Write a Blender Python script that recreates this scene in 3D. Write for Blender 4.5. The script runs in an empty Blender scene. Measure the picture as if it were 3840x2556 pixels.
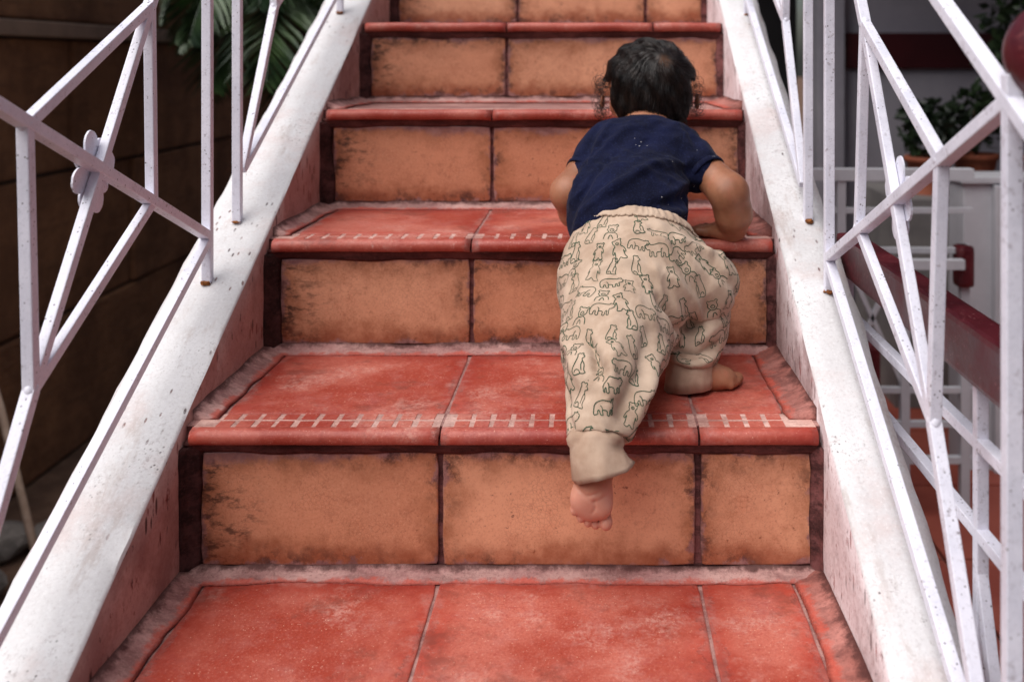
import bpy, bmesh, math, random
import numpy as np
from mathutils import Vector, Matrix
from mathutils.bvhtree import BVHTree

random.seed(7); rng = np.random.default_rng(7)
scene = bpy.context.scene
C = scene.collection
R = math.radians
GZ = 1.5                     # camera height above the lower ground; stair data below is relative to the lens

# ------------------------------------------------------------------ camera, sky, sun, exposure
cam = bpy.data.cameras.new('camera'); camo = bpy.data.objects.new('camera', cam); C.objects.link(camo)
camo.location = (0, 0, GZ); camo.rotation_euler = (R(90), 0, 0)
cam.lens = 35.0; cam.sensor_width = 36.0
cam.shift_x = -0.0798; cam.shift_y = -0.2733
cam.clip_start = 0.02; cam.clip_end = 200
cam.dof.use_dof = True; cam.dof.focus_distance = 1.22; cam.dof.aperture_fstop = 4.6
scene.camera = camo

world = bpy.data.worlds.new('World'); scene.world = world; world.use_nodes = True
wn = world.node_tree; bgn = wn.nodes['Background']
sky = wn.nodes.new('ShaderNodeTexSky'); sky.sky_type = 'NISHITA'; sky.sun_disc = False
SUN_EL, SUN_AZ = 57.0, 234.0            # azimuth clockwise from +Y: from the left, a little behind the camera
sky.sun_elevation = R(SUN_EL); sky.sun_rotation = R(SUN_AZ)
sky.dust_density = 3.0; sky.air_density = 1.0; sky.ozone_density = 0.6
wn.links.new(sky.outputs['Color'], bgn.inputs['Color']); bgn.inputs['Strength'].default_value = 0.05

sd = bpy.data.lights.new('sun', 'SUN'); sd.energy = 3.6; sd.angle = R(74); sd.color = (1.0, 0.97, 0.95)
so = bpy.data.objects.new('sun', sd); C.objects.link(so)
_d = Vector((math.sin(R(SUN_AZ)) * math.cos(R(SUN_EL)), math.cos(R(SUN_AZ)) * math.cos(R(SUN_EL)), math.sin(R(SUN_EL))))
so.rotation_euler = _d.to_track_quat('Z', 'Y').to_euler(); so.location = (-3, -3, 6)

vs = scene.view_settings
vs.view_transform = 'Standard'; vs.look = 'None'; vs.gamma = 1.0; vs.use_curve_mapping = False
vs.exposure = 0.28
scene.render.engine = 'CYCLES'

# ------------------------------------------------------------------ helpers
def lin(c):
    return tuple(((v / 255) / 12.92 if v / 255 <= 0.04045 else ((v / 255 + 0.055) / 1.055) ** 2.4) for v in c)
def tag(o, label=None, cat=None, group=None, kind=None):
    if label: o['label'] = label
    if cat: o['category'] = cat
    if group: o['group'] = group
    if kind: o['kind'] = kind
    return o
def empty(name, loc=(0, 0, 0), parent=None):
    o = bpy.data.objects.new(name, None); C.objects.link(o); o.location = loc; o.empty_display_size = 0.1
    if parent: o.parent = parent
    return o
def link(name, me, mats, parent=None, smooth=False):
    o = bpy.data.objects.new(name, me); C.objects.link(o)
    for m in (mats if isinstance(mats, (list, tuple)) else [mats]): me.materials.append(m)
    if smooth:
        me.polygons.foreach_set('use_smooth', [True] * len(me.polygons))
    if parent:
        o.parent = parent
        o.matrix_parent_inverse = Matrix.Translation(parent_loc(parent)).inverted()
    return o
def parent_loc(p):
    v = Vector((0, 0, 0))                     # mesh parts are built in world space, only Empties are offset
    while p and p.type == 'EMPTY':
        v = v + p.location; p = p.parent
    return v
def mesh(verts, faces, name='m'):
    me = bpy.data.meshes.new(name); me.from_pydata([tuple(v) for v in verts], [], [tuple(f) for f in faces]); me.update()
    return me
def bm_mesh(bm, name='m'):
    bmesh.ops.recalc_face_normals(bm, faces=bm.faces)
    me = bpy.data.meshes.new(name); bm.to_mesh(me); bm.free(); return me
def box_bm(bm, lo, hi, bevel=0.0, mat=None):
    g = bmesh.ops.create_cube(bm, size=1.0)
    s = [hi[i] - lo[i] for i in range(3)]; c = [(hi[i] + lo[i]) / 2 for i in range(3)]
    M = Matrix.Translation(c) @ Matrix.Diagonal((*s, 1))
    if mat is not None: M = mat @ M
    bmesh.ops.transform(bm, matrix=M, verts=g['verts'])
    if bevel > 0:
        es = list({e for v in g['verts'] for e in v.link_edges})
        bmesh.ops.bevel(bm, geom=es, offset=bevel, segments=2, affect='EDGES', profile=0.6)
def box(name, lo, hi, mat, parent=None, bevel=0.0, M=None):
    bm = bmesh.new(); box_bm(bm, lo, hi, bevel, M)
    return link(name, bm_mesh(bm, name), mat, parent)
def tube_mesh(pts, radii, n=8, cap=True):
    V, F = [], []
    pts = [Vector(p) for p in pts]; k = len(pts)
    up = Vector((0.31, 0.17, 0.94))
    for i, p in enumerate(pts):
        t = (pts[min(i + 1, k - 1)] - pts[max(i - 1, 0)]).normalized()
        a = t.cross(up).normalized(); b = t.cross(a)
        for j in range(n):
            w = 2 * math.pi * j / n; V.append(p + (a * math.cos(w) + b * math.sin(w)) * radii[i])
    for i in range(k - 1):
        for j in range(n):
            F.append((i * n + j, i * n + (j + 1) % n, (i + 1) * n + (j + 1) % n, (i + 1) * n + j))
    if cap:
        F.append(tuple(range(n))[::-1]); F.append(tuple((k - 1) * n + j for j in range(n)))
    return V, F

# ------------------------------------------------------------------ node materials
class NM:
    def __init__(s, name, rough=0.6, spec=0.4):
        s.m = bpy.data.materials.new(name); s.m.use_nodes = True; s.t = s.m.node_tree
        s.b = s.t.nodes['Principled BSDF']; s.b.inputs['Roughness'].default_value = rough
        s.b.inputs['Specular IOR Level'].default_value = spec
        s.pos = s.n('ShaderNodeNewGeometry').outputs['Position']
    def n(s, t): return s.t.nodes.new(t)
    def put(s, sock, v):
        if hasattr(v, 'is_linked') or isinstance(v, bpy.types.NodeSocket): s.t.links.new(v, sock)
        else: sock.default_value = v if not (isinstance(v, tuple) and len(v) == 3 and len(sock.default_value) == 4) else (*v, 1)
    def scaled(s, v):
        q = s.n('ShaderNodeVectorMath'); q.operation = 'MULTIPLY'; s.put(q.inputs[0], s.pos); q.inputs[1].default_value = v
        return q.outputs[0]
    def noise(s, scale, detail=5, rough=0.6, vec=None, dist=0.0):
        q = s.n('ShaderNodeTexNoise'); s.put(q.inputs['Vector'], vec or s.pos)
        q.inputs['Scale'].default_value = scale; q.inputs['Detail'].default_value = detail
        q.inputs['Roughness'].default_value = rough; q.inputs['Distortion'].default_value = dist
        return q.outputs['Fac']
    def voro(s, scale, vec=None, feature='F1', rnd=1.0):
        q = s.n('ShaderNodeTexVoronoi'); q.feature = feature; s.put(q.inputs['Vector'], vec or s.pos)
        q.inputs['Scale'].default_value = scale; q.inputs['Randomness'].default_value = rnd
        return q.outputs['Distance']
    def math(s, op, a, b=0.0, c=0.0, clamp=False):
        q = s.n('ShaderNodeMath'); q.operation = op; q.use_clamp = clamp
        for i, v in enumerate((a, b, c)): s.put(q.inputs[i], v)
        return q.outputs[0]
    def rng(s, x, a, b, lo=0.0, hi=1.0):
        q = s.n('ShaderNodeMapRange'); q.interpolation_type = 'SMOOTHSTEP'; s.put(q.inputs['Value'], x)
        q.inputs['From Min'].default_value = a; q.inputs['From Max'].default_value = b
        q.inputs['To Min'].default_value = lo; q.inputs['To Max'].default_value = hi
        return q.outputs[0]
    def mix(s, f, a, b):
        q = s.n('ShaderNodeMix'); q.data_type = 'RGBA'; s.put(q.inputs[0], f); s.put(q.inputs[6], a); s.put(q.inputs[7], b)
        return q.outputs[2]
    def attr(s, name):
        q = s.n('ShaderNodeAttribute'); q.attribute_name = name; return q.outputs
    def sep(s, v):
        q = s.n('ShaderNodeSeparateXYZ'); s.put(q.inputs[0], v); return q.outputs
    def rand(s):
        return s.n('ShaderNodeObjectInfo').outputs['Random']
    def bump(s, h, strength=0.3, dist=0.002):
        q = s.n('ShaderNodeBump'); q.inputs['Strength'].default_value = strength; q.inputs['Distance'].default_value = dist
        s.put(q.inputs['Height'], h); s.t.links.new(q.outputs[0], s.b.inputs['Normal'])
    def grit(s, col, dark, light, amt=.5, sc=330):
        n = s.noise(sc, 3, .75)
        col = s.mix(s.rng(n, .52, .70, 0, amt), col, lin(dark)); return s.mix(s.rng(n, .30, .46, amt, 0), col, lin(light))
    def color(s, c): s.put(s.b.inputs['Base Color'], c)
    def rough(s, r): s.put(s.b.inputs['Roughness'], r)

def edge_of(M):
    a = M.attr('ed'); x = M.sep(a['Vector'])
    return M.math('MINIMUM', M.math('MINIMUM', x[0], x[1]), M.math('MINIMUM', x[2], a['Alpha'])), x, a['Alpha']

def mat_riser():
    M = NM('riser_terracotta', 0.55, 0.35)
    e, x, top = edge_of(M)
    n1 = M.noise(5.0, 6, 0.65); n2 = M.noise(28, 6, 0.7); n3 = M.noise(150, 4, 0.7)
    col = M.mix(M.rng(n1, 0.36, 0.64), lin((206, 146, 114)), lin((224, 166, 132)))
    col = M.mix(M.rng(n2, 0.52, 0.75, 0, 0.45), col, lin((196, 124, 90)))
    col = M.mix(M.math('MULTIPLY', M.rng(M.rand(), 0, 1, 0.0, 0.45), M.rng(n1, 0.3, 0.6)), col, lin((216, 138, 102)))
    col = M.mix(M.rng(M.rand(), .45, 1.0, 0, .45), col, lin((186, 112, 80)))
    # crazing and small dark scuffs
    vd = M.n('ShaderNodeVectorMath'); vd.operation = 'ADD'
    nv = M.n('ShaderNodeTexNoise'); nv.inputs['Scale'].default_value = 60; M.t.links.new(M.pos, nv.inputs['Vector'])
    sc = M.n('ShaderNodeVectorMath'); sc.operation = 'SCALE'; M.t.links.new(nv.outputs['Color'], sc.inputs[0]); sc.inputs['Scale'].default_value = 0.012
    M.t.links.new(M.pos, vd.inputs[0]); M.t.links.new(sc.outputs[0], vd.inputs[1])
    cr = M.voro(210, vd.outputs[0], 'DISTANCE_TO_EDGE')
    crm = M.math('MULTIPLY', M.rng(cr, 0.0, 0.08, 1, 0), M.rng(M.noise(14, 4), 0.45, 0.62, 0, 0.32))
    col = M.mix(crm, col, lin((120, 66, 46)))
    mott = M.math('MULTIPLY', M.rng(M.noise(75, 7, 0.8), 0.48, 0.68), M.rng(M.noise(8, 5, .7), 0.40, 0.64, 0.05, 0.55))
    col = M.mix(mott, col, lin((138, 78, 54)))
    sp = M.math('MULTIPLY', M.rng(n3, 0.62, 0.70), M.rng(M.noise(11, 3), 0.44, 0.62, 0, 0.8))
    col = M.mix(sp, col, lin((84, 44, 34)))
    col = M.grit(col, (158, 94, 68), (224, 168, 136), .42, 340)
    hz = M.math('MULTIPLY', M.rng(M.noise(1.0, 6, .7, M.scaled((8, 8, 30))), .5, .68), .16)
    col = M.mix(hz, col, lin((160, 88, 62)))
    grime = M.math('MULTIPLY', M.rng(M.math('ADD', e, M.math('MULTIPLY', M.math('SUBTRACT', M.noise(12, 6, .7), .5), .10)), -0.005, 0.05, 1, 0), M.rng(n2, .35, .6, .35, 1))
    col = M.mix(M.math('MULTIPLY', grime, 0.7), col, lin((142, 84, 50)))
    # scuffs on the left part of the outer tile, drawn out sideways
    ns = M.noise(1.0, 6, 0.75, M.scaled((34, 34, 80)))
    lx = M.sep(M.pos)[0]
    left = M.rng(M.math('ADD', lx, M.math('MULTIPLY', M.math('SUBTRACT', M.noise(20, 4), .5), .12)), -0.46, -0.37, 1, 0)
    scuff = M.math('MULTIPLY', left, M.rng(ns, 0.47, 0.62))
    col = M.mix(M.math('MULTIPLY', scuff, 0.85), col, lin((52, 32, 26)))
    # rusty run along the lower edge and yellowing at the rim
    low = M.rng(M.math('ADD', x[2], M.math('MULTIPLY', n2, -0.05)), -0.02, 0.012, 1, 0)
    col = M.mix(M.math('MULTIPLY', low, 0.6), col, lin((138, 60, 34)))
    # mortar smeared over the rim
    en = M.math('ADD', e, M.math('MULTIPLY', M.math('SUBTRACT', M.noise(22, 7, 0.72), 0.5), 0.06))
    smear = M.rng(en, -0.001, 0.006, 1, 0)
    smc = M.mix(M.rng(M.noise(60, 4), 0.4, 0.6), lin((132, 92, 92)), lin((158, 116, 112)))
    col = M.mix(M.math('MULTIPLY', smear, 0.85), col, smc)
    tn = M.math('ADD', top, M.math('MULTIPLY', M.math('SUBTRACT', M.noise(9, 7, 0.75), 0.5), 0.075))
    col = M.mix(M.math('MULTIPLY', M.rng(tn, 0.0, 0.014, 1, 0), .85), col, smc)
    dark = M.math('MULTIPLY', M.rng(en, 0.0, 0.030, 1, 0), M.math('MULTIPLY', M.rng(M.noise(45, 7, 0.8), 0.46, 0.60), M.rng(M.noise(4.5, 4, .6), .40, .58, .12, 1)))
    col = M.mix(M.math('MULTIPLY', dark, 0.8), col, lin((50, 28, 26)))
    M.color(col)
    M.rough(M.rng(n2, 0.3, 0.7, 0.42, 0.65))
    M.bump(M.math('ADD', M.math('MULTIPLY', n3, 0.5), M.math('ADD', M.math('MULTIPLY', crm, -0.6), n2)), 0.35, 0.0012)
    return M.m

def mat_tread(strip=False):
    M = NM('tread_red_strip' if strip else 'tread_red', 0.4, 0.45)
    e, x, top = edge_of(M)
    n1 = M.noise(6, 6, 0.65); n2 = M.noise(32, 6, 0.7); n3 = M.noise(220, 3, 0.7)
    col = M.mix(M.rng(n1, 0.38, 0.62), lin((158, 60, 44)), lin((188, 104, 88)))
    col = M.mix(M.rng(n2, 0.5, 0.78, 0, 0.5), col, lin((180, 112, 102)))
    # worn, dusty patches
    w = M.math('MULTIPLY', M.rng(M.noise(9, 7, 0.72), 0.5, 0.66), M.rng(n3, 0.35, 0.6))
    col = M.mix(M.math('MULTIPLY', w, 0.55), col, lin((212, 164, 150)))
    w2 = M.math('MULTIPLY', M.rng(M.noise(4, 7, 0.7), 0.56, 0.66), 0.45)
    col = M.mix(w2, col, lin((160, 82, 80)))
    col = M.grit(col, (142, 54, 44), (212, 136, 120), .55, 320)
    # grains of sand and pale flecks
    fl = M.rng(M.voro(300), 0.14, 0.22, 1, 0)
    fl = M.math('MULTIPLY', fl, M.rng(M.noise(120, 2), 0.56, 0.62))
    col = M.mix(fl, col, lin((226, 172, 150)))
    gr = M.math('MULTIPLY', M.rng(M.noise(140, 6, .8), .48, .66), M.rng(M.noise(13, 5, .7), .38, .62, .1, .7))
    col = M.mix(gr, col, lin((164, 74, 66)))
    film = M.rng(M.math('ADD', e, M.math('MULTIPLY', M.math('SUBTRACT', M.noise(16, 7, 0.75), 0.5), 0.07)), -0.002, 0.014, 1, 0)
    col = M.mix(M.math('MULTIPLY', film, M.rng(M.noise(60, 5, .7), .35, .6, .25, .75)), col, lin((190, 138, 130)))
    # bare grey chips next to the joints
    en = M.math('ADD', e, M.math('MULTIPLY', M.math('SUBTRACT', M.noise(26, 6, 0.72), 0.5), 0.06))
    chip = M.math('MULTIPLY', M.rng(en, 0.003, 0.008, 1, 0), M.rng(M.noise(7, 3), 0.42, 0.50))
    col = M.mix(M.math('MULTIPLY', chip, 0.8), col, M.mix(M.rng(M.noise(70, 4), 0.4, 0.6), lin((126, 96, 90)), lin((172, 132, 122))))
    bright = M.math('MULTIPLY', M.rng(M.math('ADD', e, M.math('MULTIPLY', M.math('SUBTRACT', M.noise(10, 6, .7), .5), .10)), -0.005, 0.045, 1, 0), M.rng(n2, 0.3, 0.6, 0.35, 0.85))
    col = M.mix(bright, col, M.mix(M.rng(n1, .4, .6), lin((144, 40, 28)), lin((172, 58, 40))))
    scr = M.math('MULTIPLY', M.rng(M.noise(1.0, 5, .75, M.scaled((70, 260, 10))), .60, .68), M.rng(M.noise(6, 4), .48, .6, 0, .6))
    col = M.mix(scr, col, lin((214, 170, 158)))
    blot = M.math('MULTIPLY', M.rng(M.noise(11, 7, .75), .52, .66), .6)
    col = M.mix(blot, col, lin((122, 62, 52)))
    M.color(col)
    M.rough(M.math('ADD', M.rng(n2, 0.3, 0.7, 0.36, 0.6), M.math('MULTIPLY', w, 0.2)))
    M.bump(M.math('ADD', M.math('MULTIPLY', n3, 0.35), M.math('ADD', n2, M.math('MULTIPLY', chip, -0.8))), 0.5, 0.0016)
    return M.m

def mat_mortar(name, a, b, dirt, amt, tint=None):
    M = NM(name, 0.85, 0.2)
    n1 = M.noise(12, 6, 0.7); n2 = M.noise(70, 6, 0.75); ns = M.noise(1.0, 6, 0.7, M.scaled((12, 40, 50)))
    col = M.mix(M.rng(n1, 0.35, 0.65), lin(a), lin(b))
    col = M.mix(M.math('MULTIPLY', M.rng(ns, 0.42, 0.62), amt), col, lin(dirt))
    col = M.mix(M.math('MULTIPLY', M.rng(n2, 0.58, 0.7), amt * 0.9), col, lin(dirt))
    b3 = M.rng(M.noise(5, 5, .7), .42, .62)
    col = M.mix(M.math('MULTIPLY', b3, amt * .55), col, lin(dirt))
    col = M.grit(col, dirt, b, .35, 280)
    if tint:
        ft = M.attr('ft')['Fac']; wob = M.math('MULTIPLY', M.math('SUBTRACT', M.noise(40, 7, .75), .5), 1.5)
        f0 = M.math('ADD', ft, wob)
        col = M.mix(M.rng(f0, .02, .34, .85, 0), col, M.grit(lin(tint), (140, 58, 50), (204, 122, 108), .5, 300))
        col = M.mix(M.rng(f0, .62, 1.0, 0, .8), col, lin((70, 40, 38)))
    M.color(col); M.bump(M.math('ADD', n2, ns), 0.8, 0.0025)
    return M.m

def mat_white_curb(side):
    M = NM('white_plaster', 0.62, 0.35)
    n1 = M.noise(3.5, 6, 0.65); n2 = M.noise(40, 6, 0.7)
    col = M.mix(M.rng(n1, 0.35, 0.65), lin((204, 202, 203)), lin((222, 221, 222)))
    col = M.mix(M.rng(M.noise(9, 6, 0.7), 0.48, 0.7, 0, 0.5), col, lin((200, 178, 174)))
    g = M.math('MULTIPLY', M.rng(M.noise(120, 6, 0.85), 0.52, 0.68), M.rng(M.noise(7, 6, .7), 0.44, 0.62, 0.05, 0.75))
    col = M.mix(g, col, lin((128, 112, 110)))
    sl = M.n('ShaderNodeVectorRotate'); sl.rotation_type = 'X_AXIS'; sl.inputs['Angle'].default_value = R(-52)
    M.t.links.new(M.pos, sl.inputs['Vector'])
    st = M.n('ShaderNodeVectorMath'); st.operation = 'MULTIPLY'; M.t.links.new(sl.outputs[0], st.inputs[0]); st.inputs[1].default_value = (95, 28, 70)
    ch = M.math('MULTIPLY', M.rng(M.voro(1.0, st.outputs[0]), 0.10, 0.19, 1, 0), M.rng(M.noise(6, 6, .7), 0.51, 0.60))
    col = M.mix(M.math('MULTIPLY', ch, 0.85), col, M.mix(M.rng(M.noise(25, 2), 0.45, 0.55), lin((58, 34, 32)), lin((112, 72, 64))))
    stn = M.rng(M.noise(1.0, 6, .7, M.scaled((30, 9, 9))), .54, .70, 0, .5); col = M.mix(stn, col, lin((168, 150, 142)))
    col = M.grit(col, (172, 164, 164), (232, 231, 232), .4, 260)
    dots = M.math('MULTIPLY', M.rng(M.voro(150), 0.12, 0.24, 1, 0), M.rng(M.noise(7, 7, .75), 0.52, 0.62))
    col = M.mix(M.math('MULTIPLY', dots, 0.8), col, lin((60, 46, 44)))
    M.color(col)
    M.bump(M.math('ADD', M.math('ADD', M.math('MULTIPLY', n2, 0.8), M.noise(14, 4)), M.math('MULTIPLY', M.math('ADD', ch, dots), -1.0)), 0.35, 0.002)
    return M.m

def mat_pink_plaster(name, a, b, chip, amt):
    M = NM(name, 0.75, 0.25)
    n1 = M.noise(7, 6, 0.7); n2 = M.noise(60, 6, 0.75)
    col = M.mix(M.rng(n1, 0.35, 0.65), lin(a), lin(b))
    col = M.mix(M.rng(n2, 0.52, 0.75, 0, 0.5), col, lin((150, 96, 90)))
    col = M.grit(col, (150, 100, 94), b, .4, 240)
    dd = M.rng(M.noise(5, 6, .7), .45, .62, 0, .55); col = M.mix(dd, col, lin((122, 80, 76)))
    sv = M.scaled((30, 95, 24))
    c1 = M.math('MULTIPLY', M.rng(M.voro(1.0, sv), 0.2, 0.28, 1, 0), M.rng(M.noise(9, 4), 0.46, 0.54))
    c2 = M.rng(M.noise(1.0, 7, 0.75, M.scaled((40, 60, 26))), 0.60, 0.65)
    ch = M.math('MAXIMUM', c1, c2)
    col = M.mix(M.math('MULTIPLY', ch, amt), col, M.mix(M.rng(M.noise(20, 3), 0.45, 0.55), lin(chip), lin((46, 26, 24))))
    M.color(col)
    M.bump(M.math('ADD', n2, M.math('MULTIPLY', ch, -1.2)), 0.5, 0.0022)
    return M.m

def mat_paint(name, a, b, rough=0.38, chip=(58, 40, 42)):
    M = NM(name, rough, 0.5)
    n1 = M.noise(18, 5, 0.6); n2 = M.noise(130, 4, 0.7)
    col = M.mix(M.rng(n1, 0.35, 0.65), lin(a), lin(b))
    d = M.math('MULTIPLY', M.rng(M.voro(170), 0.12, 0.22, 1, 0), M.rng(M.noise(26, 5, .7), 0.48, 0.58))
    col = M.mix(M.math('MULTIPLY', d, 0.8), col, lin(chip))
    g = M.math('MULTIPLY', M.rng(n2, 0.54, 0.68), M.rng(M.noise(22, 5, .7), 0.46, 0.62, 0, 0.7))
    col = M.mix(g, col, lin((136, 122, 128)) if rough > .37 else lin((120, 60, 60)))
    col = M.grit(col, tuple(int(v * .8) for v in a), b, .35, 300)
    M.color(col); M.rough(M.rng(n1, 0.3, 0.7, rough - 0.06, rough + 0.14))
    M.bump(M.math('ADD', M.noise(90, 4, 0.6), M.math('MULTIPLY', d, -0.7)), 0.35, 0.0012)
    return M.m

def mat_simple(name, a, b, scale=10, rough=0.7, bumpd=0.002, bs=0.4, spec=0.3):
    M = NM(name, rough, spec)
    n1 = M.noise(scale, 6, 0.65)
    M.color(M.mix(M.rng(n1, 0.35, 0.65), lin(a), lin(b))); M.bump(M.noise(scale * 5, 5, 0.7), bs, bumpd)
    return M.m

RISER = mat_riser(); TREAD = mat_tread()
MORTAR = mat_mortar('pink_mortar', (172, 126, 122), (204, 164, 156), (96, 58, 56), 0.5, (186, 86, 72))
MORTAR_SIDE = mat_mortar('red_mortar', (160, 98, 88), (186, 126, 116), (84, 48, 46), 0.5, (186, 82, 66))
MORTAR_JOINT = mat_mortar('joint_mortar', (158, 112, 106), (186, 144, 136), (92, 56, 54), 0.5)
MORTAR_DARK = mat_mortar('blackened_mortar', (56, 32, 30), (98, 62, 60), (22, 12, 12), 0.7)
MORTAR_BAND = mat_mortar('shaded_band_mortar', (80, 44, 42), (116, 72, 68), (34, 18, 18), 0.6)  # dirty mortar, its colour also darkened for the shade under the nosing
MORTAR_PURPLE = mat_mortar('purple_mortar', (110, 64, 62), (136, 88, 86), (40, 22, 22), 0.75)
GROUT = mat_mortar('pale_grout', (200, 154, 142), (222, 184, 172), (120, 72, 66), 0.5)
WHITE = mat_white_curb(0)
PINK_L = mat_pink_plaster('pink_plaster_worn_shaded', (176, 138, 132), (196, 160, 152), (120, 48, 44), 0.85)  # worn plaster of the left kerb, shade of the unlit side put in the colour
PINK_R = mat_pink_plaster('pink_plaster_lit', (216, 198, 200), (230, 218, 220), (150, 72, 66), 0.7)  # same plaster on the right kerb, paler because that face is lit
LILAC = mat_paint('lilac_white_paint', (220, 220, 233), (234, 233, 245))
MAROON = mat_paint('maroon_gloss_paint', (62, 9, 18), (82, 14, 24), 0.36, (150, 90, 90))
RUST = mat_simple('rust', (92, 50, 24), (150, 92, 44), 160, 0.9, 0.002, 0.7)

# ------------------------------------------------------------------ ground and terrace
SOIL = mat_simple('soil', (84, 62, 50), (112, 86, 70), 6, 0.95, 0.02, 0.8)
g = box('ground', (-60, -40, -0.3), (60, 90, 0.0), SOIL); tag(g, kind='structure')
TERRA = NM('terrace_red_floor', 0.5, 0.35)
_n = TERRA.noise(4, 5, 0.6)
TERRA.color(TERRA.mix(TERRA.rng(_n, 0.35, 0.65), lin((128, 58, 46)), lin((146, 74, 60)))); TERRA.bump(TERRA.noise(60, 4), 0.3, 0.002)
tf = empty('terrace_floor', (0.36, 1.0, 0)); tag(tf, kind='structure')
box('slab', (0.40, 0.2, 0.001), (4.2, 4.4, 0.338), mat_simple('slab_mortar', (110, 76, 68), (128, 92, 82), 12), tf)
bmt = bmesh.new(); box_bm(bmt, (0.004, 0.004, 0), (0.396, 0.396, 0.012), 0.003); mt = bm_mesh(bmt, 'floor_tile'); mt.materials.append(TERRA.m)
for ix in range(6):
    for iy in range(8):
        o = bpy.data.objects.new('floor_tile', mt); C.objects.link(o); o.parent = tf
        o.location = (0.41 + ix * 0.4 - 0.36, 0.3 + iy * 0.4 - 1.0, 0.3385)

# ------------------------------------------------------------------ staircase
YN = [0.5595, 0.858, 1.157, 1.4555, 1.754, 2.0525, 2.351, 2.6495]      # nosing fronts
ZT = [-0.775, -0.606, -0.430, -0.262, -0.086, 0.079, 0.247, 0.412]     # tread tops relative to the lens
ZT = [z + GZ for z in ZT]
XL, XR = -0.482, 0.268
JX = [XL, -0.180, 0.123, XR]
stairs = empty('staircase', (-0.107, 0.56, 0))
tag(stairs, 'terracotta staircase with red tiled treads and orange riser tiles between white kerbs', 'stairs')

def set_edges(me, f):
    a = me.attributes.new('ed', 'FLOAT_COLOR', 'POINT')
    for i, v in enumerate(me.vertices): a.data[i].color = f(v.co)

def slab_tile(w, h, t, seed, jit=0.0005, n=9, round_=0.006, bev=0.0016):
    """a worn tile in its own u,v,depth frame: jittered outline, rounded corners, bevelled rim"""
    r = random.Random(seed); P = []
    def edge(a, b):
        for i in range(n):
            k = i / n; P.append([a[0] + (b[0] - a[0]) * k, a[1] + (b[1] - a[1]) * k])
    q = round_
    edge((q, 0), (w - q, 0)); edge((w - q * .3, q * .3), (w, q)); edge((w, q), (w, h - q)); edge((w - q * .3, h - q * .3), (w - q, h))
    edge((w - q, h), (q, h)); edge((q * .3, h - q * .3), (0, h - q)); edge((0, h - q), (0, q)); edge((q * .3, q * .3), (q, 0))
    Q = []
    for p in P:
        if not Q or (abs(Q[-1][0] - p[0]) + abs(Q[-1][1] - p[1])) > 0.0035: Q.append(p)
    P = [[p[0] + r.uniform(-jit, jit), p[1] + r.uniform(-jit, jit)] for p in Q]
    m = len(P); V = []; F = []
    cx, cy = w / 2, h / 2
    tx, ty = r.uniform(-.0008, .0008), r.uniform(-.0008, .0008)
    for ring, (ins, z) in enumerate(((0, -t), (0, -bev), (bev * .4, -bev * .3), (bev * 1.3, 0.0))):
        for p in P:
            dx = -1 if p[0] > cx else 1; dy = -1 if p[1] > cy else 1
            kx = min(1, abs(p[0] - cx) / (w / 2)) ** 6; ky = min(1, abs(p[1] - cy) / (h / 2)) ** 6
            u, v = p[0] + dx * ins * kx, p[1] + dy * ins * ky
            V.append((u, v, z + (tx * (u / w - .5) + ty * (v / h - .5) if ring else 0)))
    for k in range(3):
        for j in range(m): F.append((k * m + j, k * m + (j + 1) % m, (k + 1) * m + (j + 1) % m, (k + 1) * m + j))
    F.append(tuple(3 * m + j for j in range(m)))
    return V, F

def riser_tile(x0, x1, z0, z1, yf, parent, seed):
    w, h = x1 - x0, z1 - z0
    V, F = slab_tile(w, h, 0.009, seed)
    me = mesh([(x0 + u, yf - d, z0 + v) for u, v, d in V], F, 'riser_tile')
    set_edges(me, lambda c: (max(c.x - x0, 0), max(x1 - c.x, 0), max(c.z - z0, 0), max(z1 - c.z, 0)))
    return link('riser_tile', me, RISER, parent)

def tread_tile(x0, x1, y0, y1, zt, parent, seed):
    w, h = x1 - x0, y1 - y0
    V, F = slab_tile(w, h, 0.009, seed, 0.0004)
    me = mesh([(x0 + u, y0 + v, zt + d) for u, v, d in V], F, 'tread_tile')
    set_edges(me, lambda c: (max(c.x - x0, 0), max(x1 - c.x, 0), max(c.y - y0, 0) + .02, max(y1 - c.y, 0)))
    return link('tread_tile', me, TREAD, parent)

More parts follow.
